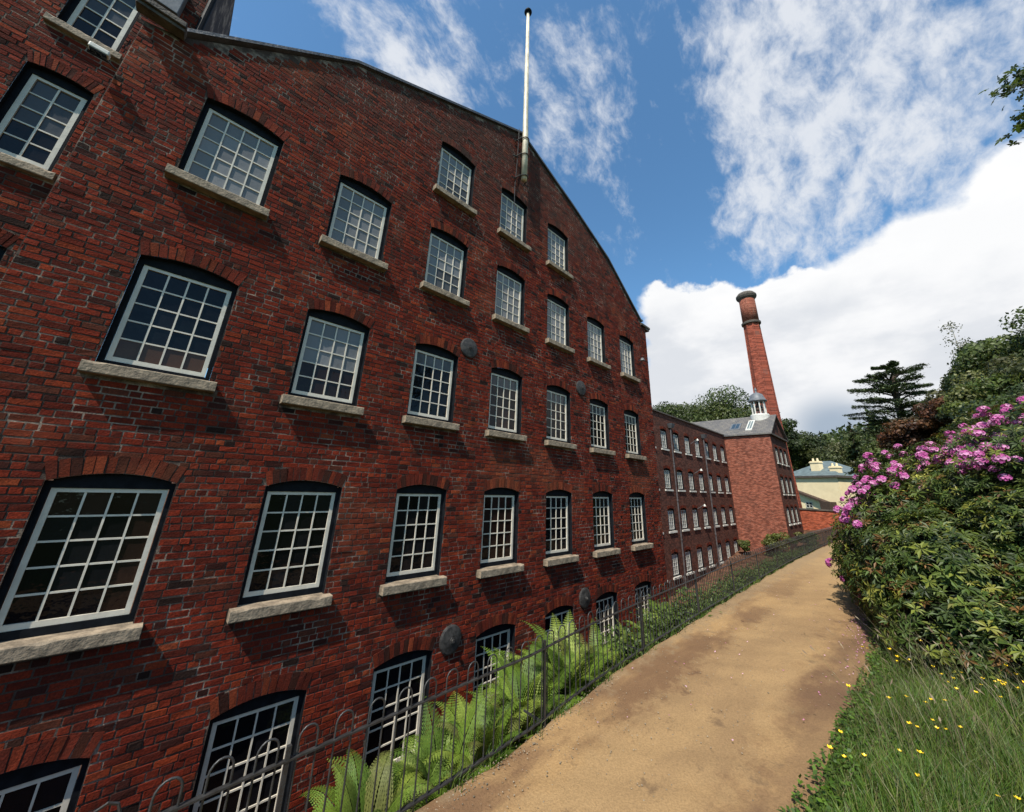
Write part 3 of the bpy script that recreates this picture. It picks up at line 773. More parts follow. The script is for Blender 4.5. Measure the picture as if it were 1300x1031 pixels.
# roof furniture: skylight and pale hatch flashing on the near slope
def on_slope(x, y, up=.05): return (x, y, EZ-.06+(AZ+.08-EZ+.06)*(x-(X0-o_))/(AX-(X0-o_))+up)
for (xa, xb, ya, yb, m_, nm, fr) in ((44.6, 45.9, 11.1, 12.1, 'glass', 'skylight', 'lead'), (44.3, 46.4, 9.9, 10.5, 'slate_blue', 'roof_hatch', 'white_far')):
    mb = MB(); P_ = [on_slope(xa, ya, .08), on_slope(xb, ya, .08), on_slope(xb, yb, .08), on_slope(xa, yb, .08)]
    mb.add(P_+[(p[0], p[1], p[2]-.1) for p in P_], [(0, 1, 2, 3), (0, 4, 5, 1), (1, 5, 6, 2), (2, 6, 7, 3), (3, 7, 4, 0)]); s_ = mb.build(nm, M[fr], rf)
    mb = MB(); mx, my = (xb-xa)*.1, (yb-ya)*.12
    for k in range(2):
        y0_, y1_ = ya+my+(yb-ya-2*my)*k/2+.03, ya+my+(yb-ya-2*my)*(k+1)/2-.03
        mb.poly([on_slope(xa+mx, y0_, .085), on_slope(xb-mx, y0_, .085), on_slope(xb-mx, y1_, .085), on_slope(xa+mx, y1_, .085)], (.03, .05, .07))
    mb.build('pane', M[m_], s_)
# cupola
cu = thing('cupola', 'small white columned bell cupola with a grey domed cap on the tower ridge', 'cupola', (47.3, 9.55, 10.6))
cx_, cy_ = 47.3, 9.55
mb = MB(); mb.lathe(cx_, cy_, [(.92, 10.05), (.92, 11.0), (.86, 11.12), (.78, 11.14)], 24); mb.build('base', M['white_far'], cu)
for k in range(8):
    a = 2*math.pi*(k+.5)/8; mb = MB(); mb.lathe(cx_+.64*math.cos(a), cy_+.64*math.sin(a), [(.10, 11.13), (.075, 11.22), (.065, 12.50), (.10, 12.58)], 8); mb.build('column', M['white_far'], cu)
mb = MB(); mb.lathe(cx_, cy_, [(.80, 12.56), (.90, 12.62), (.92, 12.72), (.84, 12.78), (.72, 13.08), (.58, 13.42), (.28, 13.62), (.10, 13.70), (.09, 13.9), (.16, 14.0), (.08, 14.12), (.02, 14.3)], 24); mb.build('dome', M['lead'], cu, smooth=True)
mb = MB(); mb.lathe(cx_, cy_, [(.10, 12.55), (.12, 12.35), (.30, 12.15), (.36, 11.75), (.44, 11.62)], 14); mb.build('bell', M['wood'], cu, smooth=True)

# ------------------------------------------------------------------ chimney stack
ch = thing('chimney_stack', 'tall tapering octagonal red brick chimney with a dark stone cap and ring', 'chimney', (61, 11.3, 0))
mb = MB(); k8 = math.pi/8
prof = [(1.85, -3), (1.50, 6), (1.26, 15), (1.02, 27.6)]
mb.lathe(61, 11.3, prof, 8, ph=k8)
for j in range(8):       # raised corner ribs
    a = 2*math.pi*j/8+k8
    mb.tube([(61+(r-.02)*math.cos(a), 11.3+(r-.02)*math.sin(a), z) for r, z in prof], [.15, .14, .13, .11], 4)
mb.build('shaft', M['brick_chimney'], ch)
mb = MB(); mb.lathe(61, 11.3, [(1.10, 27.6), (1.27, 27.68), (1.30, 27.95), (1.12, 28.08)], 24); mb.build('ring', M['stone_dark'], ch)
mb = MB(); mb.lathe(61, 11.3, [(1.10, 28.0), (1.06, 32.2)], 24); mb.build('neck', M['brick_tower'], ch, smooth=True)
mb = MB(); mb.lathe(61, 11.3, [(1.07, 31.95), (1.30, 32.2), (1.42, 32.5), (1.38, 32.75), (1.1, 33.1), (.8, 33.25)], 16); mb.build('cap', M['stone_dark'], ch)

# ------------------------------------------------------------------ boundary wall and house
t = thing('garden_wall', 'low bright red brick garden wall with dark coping at the end of the path', 'wall', (52, 6, -1))
mb = MB(); mb.quad((52, 12, -2.5), (52, 1.2, -2.5), (52, 1.2, 1.18), (52, 12, 1.18)); mb.quad((52.4, 12, -2.5), (52.4, 1.2, -2.5), (52.4, 1.2, 1.18), (52.4, 12, 1.18)); mb.quad((52, 1.2, -2.5), (52.4, 1.2, -2.5), (52.4, 1.2, 1.18), (52, 1.2, 1.18)); mb.build('wall', M['brick_garden'], t)
mb = MB(); mb.box(51.9, 52.5, 1.1, 12.1, 1.18, 1.32); mb.build('coping', M['stone_dark'], t)

hs_ = thing('cream_house', 'cream rendered house with a hipped blue slate roof beyond the garden wall', 'house', (75, 9.6, 0))
A = Vector((72.7, 6.5, 0)); B = Vector((76.9, 13.8, 0)); tdir = (B-A).normalized(); nd = Vector((tdir.y, -tdir.x, 0))   # nd points away from camera
if nd.x < 0: nd = -nd
L_ = (B-A).length; D_ = 9.0; EZ2 = 5.75
def H(u, v, z): p = A+tdir*u+nd*v; return (p.x, p.y, z)
mb = MB()
for a, b in (((0, 0), (L_, 0)), ((L_, 0), (L_, D_)), ((L_, D_), (0, D_)), ((0, D_), (0, 0))): mb.quad(H(*a, -1), H(*b, -1), H(*b, EZ2), H(*a, EZ2))
mb.build('wall', M['cream'], hs_)
mb = MB(); e = .35; rz = 8.3
c4 = [H(-e, -e, EZ2), H(L_+e, -e, EZ2), H(L_+e, D_+e, EZ2), H(-e, D_+e, EZ2)]; r2 = [H(3.6, D_/2, rz), H(L_-3.6, D_/2, rz)]
mb.add(c4+r2, [(0, 1, 5, 4), (1, 2, 5), (2, 3, 4, 5), (3, 0, 4), (0, 3, 2, 1)]); hr = mb.build('roof', M['slate_blue'], hs_)
mb = MB()
for a, b in (((-e, -e), (L_+e, -e)), ((-e, D_+e), (-e, -e))):
    p, q = H(*a, 0), H(*b, 0); mb.quad((*p[:2], EZ2-.28), (*q[:2], EZ2-.28), (*q[:2], EZ2+.03), (*p[:2], EZ2+.03))
mb.build('gutter', M['stone_dark'], hs_)
for (u, v, z0, z1, w_) in ((3.1, 1.2, 5.6, 8.1, 1.35), (.35, 1.0, 5.6, 7.2, 1.2)):
    mb = MB(); P_ = [H(u, v, 0), H(u+w_, v, 0), H(u+w_, v+.8, 0), H(u, v+.8, 0)]
    mb.add([(p[0], p[1], z0) for p in P_]+[(p[0], p[1], z1) for p in P_], [(4, 5, 6, 7), (0, 1, 5, 4), (1, 2, 6, 5), (2, 3, 7, 6), (3, 0, 4, 7)])
    P_ = [H(u-.08, v-.08, 0), H(u+w_+.08, v-.08, 0), H(u+w_+.08, v+.88, 0), H(u-.08, v+.88, 0)]
    mb.add([(p[0], p[1], z1-.3) for p in P_]+[(p[0], p[1], z1-.12) for p in P_], [(4, 5, 6, 7), (0, 1, 5, 4), (1, 2, 6, 5), (2, 3, 7, 6), (3, 0, 4, 7), (0, 3, 2, 1)])
    st_ = mb.build('chimney', M['cream'], hr)
    mb = MB()
    for q in (.3, .9): p = H(u+q*w_/1.2, v+.4, 0); mb.lathe(p[0], p[1], [(.16, z1), (.12, z1+.45)], 10)
    mb.build('pot', M['cream'], st_)
# lean-to roof seen as a dark diagonal, porch, window
mb = MB(); q0, q1 = H(7.0, -.05, 3.85), H(1.6, -.05, 1.95); o1, o0 = H(1.6, -.55, 1.80), H(7.0, -.55, 3.70)
mb.add([q0, q1, o1, o0, (q0[0], q0[1], q0[2]-.3), (q1[0], q1[1], q1[2]-.3), (o1[0], o1[1], o1[2]-.3), (o0[0], o0[1], o0[2]-.3)], [(0, 1, 2, 3), (3, 2, 6, 7), (0, 3, 7, 4), (1, 5, 6, 2), (4, 7, 6, 5)]); mb.build('lean_to_roof', M['wood'], hs_)
mb = MB(); P_ = [H(.9, -.05, 0), H(2.3, -.05, 0), H(2.3, -1.4, 0), H(.9, -1.4, 0)]
mb.add([(p[0], p[1], -.5) for p in P_]+[(p[0], p[1], 2.0) for p in P_], [(4, 5, 6, 7), (0, 1, 5, 4), (1, 2, 6, 5), (2, 3, 7, 6), (3, 0, 4, 7)]); mb.build('porch', M['wood'], hs_)
for (u0, u1, z0, z1) in ((4.4, 5.5, .95, 1.85), (6.9, 7.7, 3.9, 4.8)):
    mb = MB(); g0, g1 = .08, .08
    def slab(a, b, c_, d_, off, dep): 
        P_ = [H(a, -off, c_), H(b, -off, c_), H(b, -off, d_), H(a, -off, d_)]; Q_ = [H(a, -off+dep, c_), H(b, -off+dep, c_), H(b, -off+dep, d_), H(a, -off+dep, d_)]
        mb.add(P_+Q_, [(0, 1, 2, 3), (0, 4, 5, 1), (1, 5, 6, 2), (2, 6, 7, 3), (3, 7, 4, 0)])
    um = (u0+u1)/2
    for s in ((u0, u0+.09, z0, z1), (u1-.09, u1, z0, z1), (um-.04, um+.04, z0, z1), (u0, u1, z0, z0+.09), (u0, u1, z1-.09, z1), (u0, u1, (z0+z1)/2-.03, (z0+z1)/2+.03)): slab(*s, .07, .05)
    wn = mb.build('window', M['white_far'], hs_)
    mb = MB(); mb.poly([H(u0, -.02, z0), H(u1, -.02, z0), H(u1, -.02, z1), H(u0, -.02, z1)], (.02, .025, .03)); mb.build('glass', M['glass'], wn)
#==PART4==
# ------------------------------------------------------------------ vegetation
def broad_tree(name, label, x, y, H, R, cols, n=9000, leaf=.32, z0=None, crown=.62, trunk='bark', group=None, open_=1., cz=None, seedk=0, clumps=34, cat='tree'):
    z0 = gz(x, y)-.2 if z0 is None else z0
    t = thing(name, label, cat, (x, y, z0), group)
    mb = MB(); tr = max(.06, H*.022)
    bend = [random.uniform(-.4, .4) for _ in range(2)]
    top = (x+bend[0], y+bend[1], z0+H*.72)
    mb.tube([(x, y, z0), (x+bend[0]*.3, y+bend[1]*.3, z0+H*.35), top], [tr*1.3, tr, tr*.35], 8)
    cH = H*crown/2; c0 = np.array([x, y, z0+H-cH])
    D = rand_dirs(clumps); rr = rng.uniform(.35, .80, (clumps, 1))
    D[:, 2] = np.where(D[:, 2] < -.5, D[:, 2]*.5, D[:, 2])
    CC = c0+D*rr*np.array([R, R, cH]); CR = rng.uniform(.24, .44, clumps)*R
    for k in range(0, min(clumps, 16)):
        p = CC[k]; s = random.uniform(.3, .62); q = (x+bend[0]*s, y+bend[1]*s, z0+H*s)
        if p[2] < q[2]: q = (q[0], q[1], max(z0+H*.2, p[2]-R*.4))
        mid = ((q[0]+p[0])/2, (q[1]+p[1])/2, (q[2]+p[2])/2-.1*R)
        mb.tube([q, mid, tuple(p)], [tr*.42, tr*.25, tr*.08], 5)
    mb.build('trunk', M[trunk], t)
    ci = rng.integers(0, clumps, n)
    dd = rand_dirs(n); dd[:, 2] = dd[:, 2]*.8+.15
    P = CC[ci]+dd*(CR[ci]*rng.uniform(.55, 1.08, n)**.6)[:, None]*np.array([1, 1, .78])
    Nn = unit(dd+rng.normal(size=(n, 3))*.55); A = unit(np.cross(Nn, rand_dirs(n)))
    L = leaf*rng.uniform(.6, 1.35, n)
    V, Fq = leaf_quads(P, A, Nn, L, L*.62)
    base = np.array(cols)[rng.integers(0, len(cols), clumps)]*rng.uniform(.75, 1.25, (clumps, 1))
    tt = np.clip(base[ci]*rng.uniform(.6, 1.4, (n, 1)), 0, 1)
    np_mesh('foliage', V, Fq, M['leaf'], t, tt)
    return t
def conifer(name, label, x, y, H, R, cols, n=5000, leaf=.3, z0=None, group=None, base=.12):
    z0 = gz(x, y)-.2 if z0 is None else z0
    t = thing(name, label, 'tree', (x, y, z0), group)
    mb = MB(); mb.tube([(x, y, z0), (x, y, z0+H*.97)], [H*.02, .03], 7)
    K = int(H*5); P = []; AA = []
    for k in range(K):
        s = (k+.5)/K; z = z0+H*(base+(1-base)*s); r = R*(1-s)**.85*random.uniform(.7, 1.1); a = random.uniform(0, 2*math.pi)
        mb.tube([(x, y, z), (x+r*math.cos(a), y+r*math.sin(a), z-r*.22)], [.05, .015], 4, cap=False)
        m = max(6, int(n/K*(r/R+.25)*1.3)); u = rng.random(m)**.7
        px = np.stack([x+r*u*math.cos(a), y+r*u*math.sin(a), z-r*u*.22-rng.random(m)*.22*r], 1)+rng.normal(size=(m, 3))*.12*r*np.array([1, 1, .4])
        P.append(px); AA.append(np.tile([math.cos(a), math.sin(a), -.35], (m, 1)))
    mb.build('trunk', M['bark'], t)
    P = np.concatenate(P); A = unit(np.concatenate(AA)+rng.normal(size=P.shape)*.35); m = len(P)
    V, Fq = leaf_quads(P, A, unit(rng.normal(size=P.shape)*.5+np.array([0, 0, 1])), leaf*rng.uniform(.7, 1.4, m), leaf*.35)
    np_mesh('foliage', V, Fq, M['needle'], t, tints(m, cols, .35))
    return t
DG = [(.050, .068, .018), (.070, .090, .022), (.038, .052, .018)]
MG = [(.080, .105, .026), (.100, .120, .030), (.060, .085, .024)]
YG = [(.12, .145, .030), (.095, .125, .028), (.14, .14, .04)]
OG = [(.090, .100, .032), (.110, .105, .038), (.068, .080, .026)]
CP = [(.14, .050, .022), (.10, .042, .022), (.17, .075, .03), (.07, .05, .02)]
far = [
 ('broadleaf_tree', 'large round green tree crown directly left of the chimney top of the roof', 91.9, 25.5, 26.5, 10.5, MG, 19000, .50),
 ('broadleaf_tree', 'low rounded tree showing above the wing parapet, farthest left of the tree line', 88.8, 36, 26.0, 9, DG, 10000, .50),
 ('broadleaf_tree', 'green tree between the leftmost crown and the large round crown above the wing', 96, 32, 27.5, 9, MG, 9000, .50),
 ('broadleaf_tree', 'dark tree peeping out just right of the brick chimney above the pediment', 95, 15.8, 19.0, 5.2, DG, 9000, .45),
 ('broadleaf_tree', 'dense dark tree standing behind the left end of the cream house', 103, 13.2, 17.5, 6.2, DG, 12000, .45),
 ('broadleaf_tree', 'mid green tree rising behind the chimneys of the cream house', 99, 9.0, 13.2, 5.2, OG, 10000, .42),
 ('broadleaf_tree', 'olive green tree behind the right end of the cream house', 92, 5.2, 14.2, 5.6, OG, 13000, .40),
 ('broadleaf_tree', 'small dark tree to the right of the cream house above the garden wall', 70, 1.0, 8.0, 2.8, OG, 9000, .30),
 ('broadleaf_tree', 'spreading green tree low behind the left tiers of the cedar', 64, 1.2, 11.6, 4.0, MG, 10000, .30),
 ('broadleaf_tree', 'huge dark tree crown highest on the hillside at the right edge', 41.5, -8.8, 15.2, 5.0, DG, 26000, .24),
 ('broadleaf_tree', 'dark tree on the hillside next left of the highest crown', 45.5, -7.2, 15.0, 3.3, DG, 14000, .24),
 ('broadleaf_tree', 'dark tree on the hillside cut by the right edge of the picture', 37.5, -10.5, 14.2, 4.2, DG, 14000, .24),
 ('broadleaf_tree', 'olive tree between the cedar and the dark hillside crowns', 49, -5.2, 13.6, 2.9, OG, 12000, .22),
 ('broadleaf_tree', 'yellowish green tree above the middle of the pink rhododendron flowers', 33.7, -4.6, 9.2, 2.9, YG, 13000, .19),
 ('broadleaf_tree', 'green tree above the right part of the rhododendron, below the dark crowns', 29.8, -5.8, 8.6, 2.9, MG, 13000, .19),
 ('broadleaf_tree', 'low green tree filling the slope directly behind the top of the rhododendron', 26.5, -3.6, 6.5, 2.4, OG, 11000, .17),
 ('broadleaf_tree', 'shadowy green tree at the foot of the cedar', 48, .2, 8.2, 2.8, DG, 10000, .24),
 ('broadleaf_tree', 'green tree growing between the cedar foot and the rhododendron', 36, .2, 5.9, 2.1, MG, 9000, .20),
 ('broadleaf_tree', 'olive leaved tree low on the slope beneath the highest dark crown', 37, -7.0, 11.8, 3.0, OG, 13000, .20),
 ('broadleaf_tree', 'light green tree on the slope just right of the copper trees', 36, -5.0, 10.6, 2.4, YG, 11000, .19),
 ('broadleaf_tree', 'dark green tree joining the airy birch to the highest crown', 43, -6.6, 14.2, 2.6, MG, 12000, .22),
 ('broadleaf_tree', 'full green tree crown filling the hillside skyline beside the birch', 43.5, -7.9, 15.4, 3.2, MG, 14000, .23),
 ('broadleaf_tree', 'dense tree crown on the skyline between the birch and the right edge', 40, -9.6, 15.8, 3.6, DG, 16000, .23),
 ('broadleaf_tree', 'olive green tree on the slope under the skyline crowns', 34.5, -7.2, 10.8, 3.0, OG, 13000, .20),
 ('copper_tree', 'copper red leaved small tree right in front of the cedar', 40.5, -1.5, 9.0, 2.3, CP, 12000, .20),
 ('copper_tree', 'copper tinted small tree higher up the slope, right of the cedar', 38.5, -3.1, 10.0, 1.9, CP+OG, 10000, .20),
]
for (nm, lb_, x, y, top, R_, cols, n_, lf) in far:
    z0 = gz(x, y)-.2
    broad_tree(nm, lb_, x, y, top-z0, R_, cols, n_, lf, crown=min(.78, 1.9*R_/(top-z0)), group='trees on the wooded slope')
for (lb_, x, y, top, R_, cols) in (('small pointed conifer in the dip of the tree line beside the cream house', 128, 12.9, 20.0, 3.4, DG), ('dark conifer leaning over the left tiers of the cedar', 60.5, 3.1, 11.6, 2.2, DG), ('dark pointed conifer behind the cream house chimneys', 112, 10.5, 16.8, 3.0, DG)):
    z0 = gz(x, y)-.2; conifer('conifer', lb_, x, y, top-z0, R_, cols, 5000, .38, group='conifers on the slope')
# the distant wood that closes the view
n = 36000; a = rng.uniform(-.30, .75, n); dist = rng.uniform(105, 190, n)
X = dist*np.cos(a); Y = dist*np.sin(a); 
hgt = np.array([gz(x, y) for x, y in zip(X, Y)]); bumpy = 3.0*np.sin(a*38)+2.2*np.sin(a*91+dist*.2)+1.5*np.sin(dist*.31)
Z = hgt+rng.random(n)**.6*(7.5+bumpy*.55)
dd = rand_dirs(n); V, Fq = leaf_quads(np.stack([X, Y, Z], 1), unit(np.cross(dd, rand_dirs(n))), dd, rng.uniform(.9, 1.8, n), rng.uniform(.6, 1.2, n))
tag(np_mesh('distant_wood', V, Fq, M['leaf'], None, tints(n, DG+MG, .35)), kind='stuff', label='distant wooded hillside behind the mill and the house')

# cedar with flat tiers
t = thing('cedar_tree', 'dark cedar with flat spreading tiers on the slope right of the cream house', 'tree', (55, -1.3, 0))
mb = MB(); cx_, cy_ = 55, -1.3
mb.tube([(cx_, cy_, -.3), (cx_+.1, cy_+.05, 8), (cx_-.1, cy_-.1, 13), (cx_, cy_-.5, 16.6)], [.55, .42, .28, .06], 9)
P = []; AA = []
tiers = [(16.5, 1.7, 7), (15.5, 3.3, 9), (14.5, 3.2, 9), (13.4, 3.8, 9), (12.2, 4.5, 10), (10.9, 4.4, 10), (9.6, 4.6, 10), (8.3, 4.3, 9)]
for z, r, m in tiers:
    for k in range(m):
        a = 2*math.pi*k/m+random.uniform(-.3, .3); rr = r*random.uniform(.55, 1.12); zz = z+random.uniform(-.35, .35); rise = random.uniform(.3, 1.0)
        e = (cx_+rr*math.cos(a), cy_+rr*math.sin(a), zz+rise*.25)
        mb.tube([(cx_, cy_, zz-rise*.9), (cx_+rr*.4*math.cos(a), cy_+rr*.4*math.sin(a), zz-.1), e], [.11, .07, .02], 5, cap=False)
        q = 430; u = .25+.75*rng.random(q)**.75; side = rng.normal(size=q)*.20*rr*(1.15-u*.7)
        X = cx_+rr*u*math.cos(a)-side*math.sin(a); Y = cy_+rr*u*math.sin(a)+side*math.cos(a)
        Z = zz-.1+(u-.4)*rise*.4+rng.normal(size=q)*.075-np.abs(side)*.12
        P.append(np.stack([X, Y, Z], 1)); AA.append(np.tile([math.cos(a), math.sin(a), .1], (q, 1)))
mb.build('trunk', M['bark'], t)
P = np.concatenate(P); A = unit(np.concatenate(AA)+rng.normal(size=P.shape)*.6*np.array([1, 1, .4])); m = len(P)
V, Fq = leaf_quads(P, A, unit(rng.normal(size=P.shape)*.35+np.array([0, 0, 1])), .24*rng.uniform(.7, 1.4, m), .11)
np_mesh('foliage', V, Fq, M['needle'], t, tints(m, [(.085, .115, .055), (.12, .15, .065), (.06, .085, .042)], .35))
# airy birch
t = thing('birch_tree', 'thin airy birch with a pale trunk standing above the hillside trees', 'tree', (45.5, -5.5, gz(45.5, -5.5)))
mb = MB(); bz = gz(45.5, -5.5); B0 = np.array([45.5, -5.5, bz]); P = []
mb.tube([tuple(B0), (45.4, -5.4, bz+7), (45.6, -5.5, 16.9)], [.16, .11, .02], 7)
for k in range(26):
    s = random.uniform(.45, 1); a = random.uniform(0, 2*math.pi); z = bz+(16.7-bz)*s; r = 1.7*(1.25-s)*random.uniform(.6, 1.2)
    e = np.array([45.5+r*math.cos(a), -5.5+r*math.sin(a), z+r*.8]); mb.tube([(45.5, -5.5, z), tuple(e)], [.03, .01], 4, cap=False)
    q = 55; u = rng.random(q); P.append(np.array([45.5, -5.5, z])+(e-np.array([45.5, -5.5, z]))*u[:, None]+rng.normal(size=(q, 3))*.20)
mb.build('trunk', M['bark_pale'], t); P = np.concatenate(P); m = len(P); dd = rand_dirs(m)
V, Fq = leaf_quads(P, unit(np.cross(dd, rand_dirs(m))), dd, rng.uniform(.10, .2, m), .10); np_mesh('foliage', V, Fq, M['leaf'], t, tints(m, OG, .3))

# ------------------------------------------------------------------ rhododendron
bush = thing('rhododendron_bush', 'huge rhododendron bush with pink flower trusses overhanging the right side of the path', 'bush', (12.6, -2.4, 0))
BL = [((13.2, -3.0, .2), (3.9, 4.35, 4.35)), ((10.6, -.15, .75), (1.75, 1.15, 1.55)), ((12.4, .15, 1.1), (2.2, 1.30, 1.75)), ((12.2, -6.2, .2), (3.6, 3.8, 4.35)), ((15.5, -1.0, .3), (2.5, 2.4, 3.2)), ((10.9, -2.0, .6), (2.0, 2.0, 2.2)), ((16, .1, .5), (2.5, 1.5, 2.0)), ((9.4, -.35, .25), (1.35, 1.1, 1.05)), ((9.1, -1.3, .2), (1.5, 1.4, 1.15)), ((9.3, -3.0, .2), (1.9, 1.9, 1.6))]
def bush_points(n, lo=.93, hi=1.05):
    out_p, out_n = [], []
    wts = np.array([r[0]*r[1]+r[1]*r[2] for _, r in BL]); wts /= wts.sum()
    tot = 0
    while tot < n:
        i = rng.choice(len(BL), p=wts); c, r = np.array(BL[i][0]), np.array(BL[i][1])
        d_ = rand_dirs(400); lump = .95+.04*np.sin(d_[:, 0]*7+i)+.04*np.sin(d_[:, 1]*9+2*i)+.035*np.sin(d_[:, 2]*11+i)+.03*np.sin(d_[:, 0]*17+d_[:, 2]*19)
        p = c+d_*r*(lump*rng.uniform(lo, hi, 400))[:, None]; nn = unit(d_/r)
        ok = (p[:, 2] > .12) & (p[:, 0] < 17.5) & (nn[:, 0] < .55)
        for j, (c2, r2) in enumerate(BL):
            if j != i: ok &= (((p-np.array(c2))/np.array(r2))**2).sum(1) > .80
        out_p.append(p[ok]); out_n.append(nn[ok]); tot += ok.sum()
    P = np.concatenate(out_p); Nn = np.concatenate(out_n); s = rng.permutation(len(P))[:n]
    return P[s], Nn[s]
def whorls(n, lo, hi, size, cols, w, per=8, droop=.15):
    P, Nn = bush_points(n, lo, hi)
    axis = unit(Nn+np.array([0, 0, .45])+rng.normal(size=P.shape)*.35)
    e1 = unit(np.cross(axis, rand_dirs(n))); e2 = np.cross(axis, e1)
    Vs, Ts = [], []; base = tints(n, cols, .3, w)
    sc_ = rng.uniform(.7, 1.25, n)[:, None]
    for k in range(per):
        a = 2*math.pi*(k+rng.uniform(-.3, .3, n))/per
        rad = e1*np.cos(a)[:, None]+e2*np.sin(a)[:, None]
        dr = rng.uniform(-.35, .55, n)[:, None]
        A = unit(rad+axis*dr); S = unit(np.cross(axis, A)); U = np.cross(A, S)
        U = np.where((U*axis).sum(1, keepdims=True) < 0, -U, U)
        L = size*sc_*rng.uniform(.75, 1.15, n)[:, None]; W = L*.30
        b0 = P+A*L*.06; mid = P+A*L*.55-U*L*.02; tip = P+A*L-U*L*droop; f_ = U*W*.28
        q = np.stack([b0, mid+S*W*.5+f_, tip, mid], 1); q2 = np.stack([b0, mid, tip, mid-S*W*.5+f_], 1)
        Vs += [q, q2]; tt = np.clip(base*rng.uniform(.75, 1.3, (n, 1)), 0, 1); Ts += [tt, tt]
    V = np.concatenate(Vs).reshape(-1, 3); return V, np.arange(len(V)).reshape(-1, 4), np.concatenate(Ts)
RC = [(.055, .088, .016), (.085, .115, .020), (.15, .17, .026), (.030, .046, .012), (.16, .080, .024), (.24, .235, .04)]
V1, F1, T1 = whorls(14500, .92, 1.07, .125, RC, [.29, .24, .14, .19, .07, .07])
V2, F2, T2 = whorls(4500, .80, .92, .15, RC, [.4, .2, .05, .35, 0, 0], 6)  # inner whorls weighted to darker tints, shade between the leaves painted in
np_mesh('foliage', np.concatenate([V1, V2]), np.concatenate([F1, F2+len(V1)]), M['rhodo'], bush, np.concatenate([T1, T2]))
mb = MB()
for c, r in BL:
    for k in range(26):
        d_ = rand_dirs(1)[0]; d_[2] = abs(d_[2]); e = np.array(c)+d_*np.array(r)*.92
        s0 = np.array([c[0]+random.uniform(-.5, .5), c[1]+random.uniform(-.5, .5), 0]); mid = (s0+e)/2+np.array([0, 0, -.25])
        mb.tube([tuple(s0), tuple(mid), tuple(e)], [.06, .035, .012], 5, cap=False)
mb.build('stem', M['bark'], bush)
# dark leaf quads close the inside of the bush, its inner shade painted in
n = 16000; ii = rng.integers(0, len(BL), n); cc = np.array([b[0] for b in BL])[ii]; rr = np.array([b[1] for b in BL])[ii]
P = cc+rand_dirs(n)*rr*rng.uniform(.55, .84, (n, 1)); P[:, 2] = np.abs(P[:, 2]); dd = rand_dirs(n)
V, Fq = leaf_quads(P, unit(np.cross(dd, rand_dirs(n))), dd, rng.uniform(.2, .4, n), rng.uniform(.14, .25, n)); np_mesh('inner_shade_leaves', V, Fq, M['leaf'], bush, tints(n, [(.030, .024, .014), (.020, .024, .010)], .4))
# flower trusses: domes of florets; one of each of three kinds, then copied
def truss(k):
    m = 15; Vs = []; Ts = []
    for i in range(m):
        ph = math.acos(1-.95*(i+.5)/m); a = i*2.399
        dr = np.array([math.sin(ph)*math.cos(a), math.sin(ph)*math.sin(a), math.cos(ph)]); c = dr*.075
        e1 = unit(np.cross(dr, [.3, .2, 1.])); e2 = np.cross(dr, e1)
        col = np.array(random.choice([(.62, .13, .42), (.72, .22, .52), (.52, .09, .33), (.80, .36, .62)]))
        for j in range(5):
            b = 2*math.pi*j/5+i; p_ = e1*math.cos(b)+e2*math.sin(b); s_ = np.cross(dr, p_); r_ = .036*random.uniform(.85, 1.15)
            Vs.append([c, c+p_*r_*.7+dr*.016+s_*r_*.48, c+p_*r_*1.15+dr*.012, c+p_*r_*.7+dr*.016-s_*r_*.48]); Ts.append(np.clip(col*random.uniform(.8, 1.2), 0, 1))
    V = np.array(Vs).reshape(-1, 3); return np_mesh('flower_truss', V, np.arange(len(V)).reshape(-1, 4), M['petal'], None, np.array(Ts))
kinds = [truss(k) for k in range(3)]
P, Nn = bush_points(9000, .97, 1.06)
wgt = []
px_ = []
for p, nn in zip(P, Nn):
    s = 0
    if p[2] > 2.5 and -.75 < nn[0] < .28 and p[1] > -4.6: s = 1.5*min(1, (p[2]-2.55)/.7)
    if p[1] > .55 and p[2] > 1.9: s = .8
    if p[1] > 1.0 and .2 < p[2] <= 1.4: s = .10
    if math.sin(p[0]*2.3+1)*math.sin(p[1]*2.9+p[2]*1.7) < -.15: s *= .2
    wgt.append(s)
sel = [i for i in rng.permutation(len(P)) if rng.random() < wgt[i]]
cent = []
for i in sel:
    if len(cent) >= 420: break
    if all(np.linalg.norm(P[i]-P[j]) > .10 for j in cent): cent.append(i)
front = sorted(cent, key=lambda i: float(P[i] @ P[i])-6*P[i][2]); extra = front[96:]; cent = front[:96]
bo = Vector(bush.location)
for q, i in enumerate(cent):
    src = kinds[q % 3]; o = src if q < 3 else src.copy()
    if q >= 3: COL.objects.link(o)
    o.parent = bush; o.location = Vector(P[i]+Nn[i]*.05)-bo
    o.rotation_euler = Vector(unit(Nn[i]+np.array([0, 0, .3]))).to_track_quat('Z', 'Y').to_euler(); s = random.uniform(.75, 1.2); o.scale = (s, s, s*.85)
src_me = [k_.data for k_ in kinds]; Vs = []; Ts = []
for q, i in enumerate(extra):
    me_ = src_me[q % 3]; a = np.empty(len(me_.vertices)*3, np.float32); me_.vertices.foreach_get('co', a); a = a.reshape(-1, 3)
    tt = np.empty(len(me_.polygons)*4, np.float32); me_.attributes['tint'].data.foreach_get('color', tt)
    R3 = np.array(Vector(unit(Nn[i]+np.array([0, 0, .3]))).to_track_quat('Z', 'Y').to_matrix()); Vs.append((a*random.uniform(.8, 1.25)) @ R3.T+P[i]+Nn[i]*.05); Ts.append(tt.reshape(-1, 4)[:, :3])
V = np.concatenate(Vs); tag(np_mesh('flower_trusses', V, np.arange(len(V)).reshape(-1, 4), M['petal'], bush, np.concatenate(Ts)), kind='stuff')
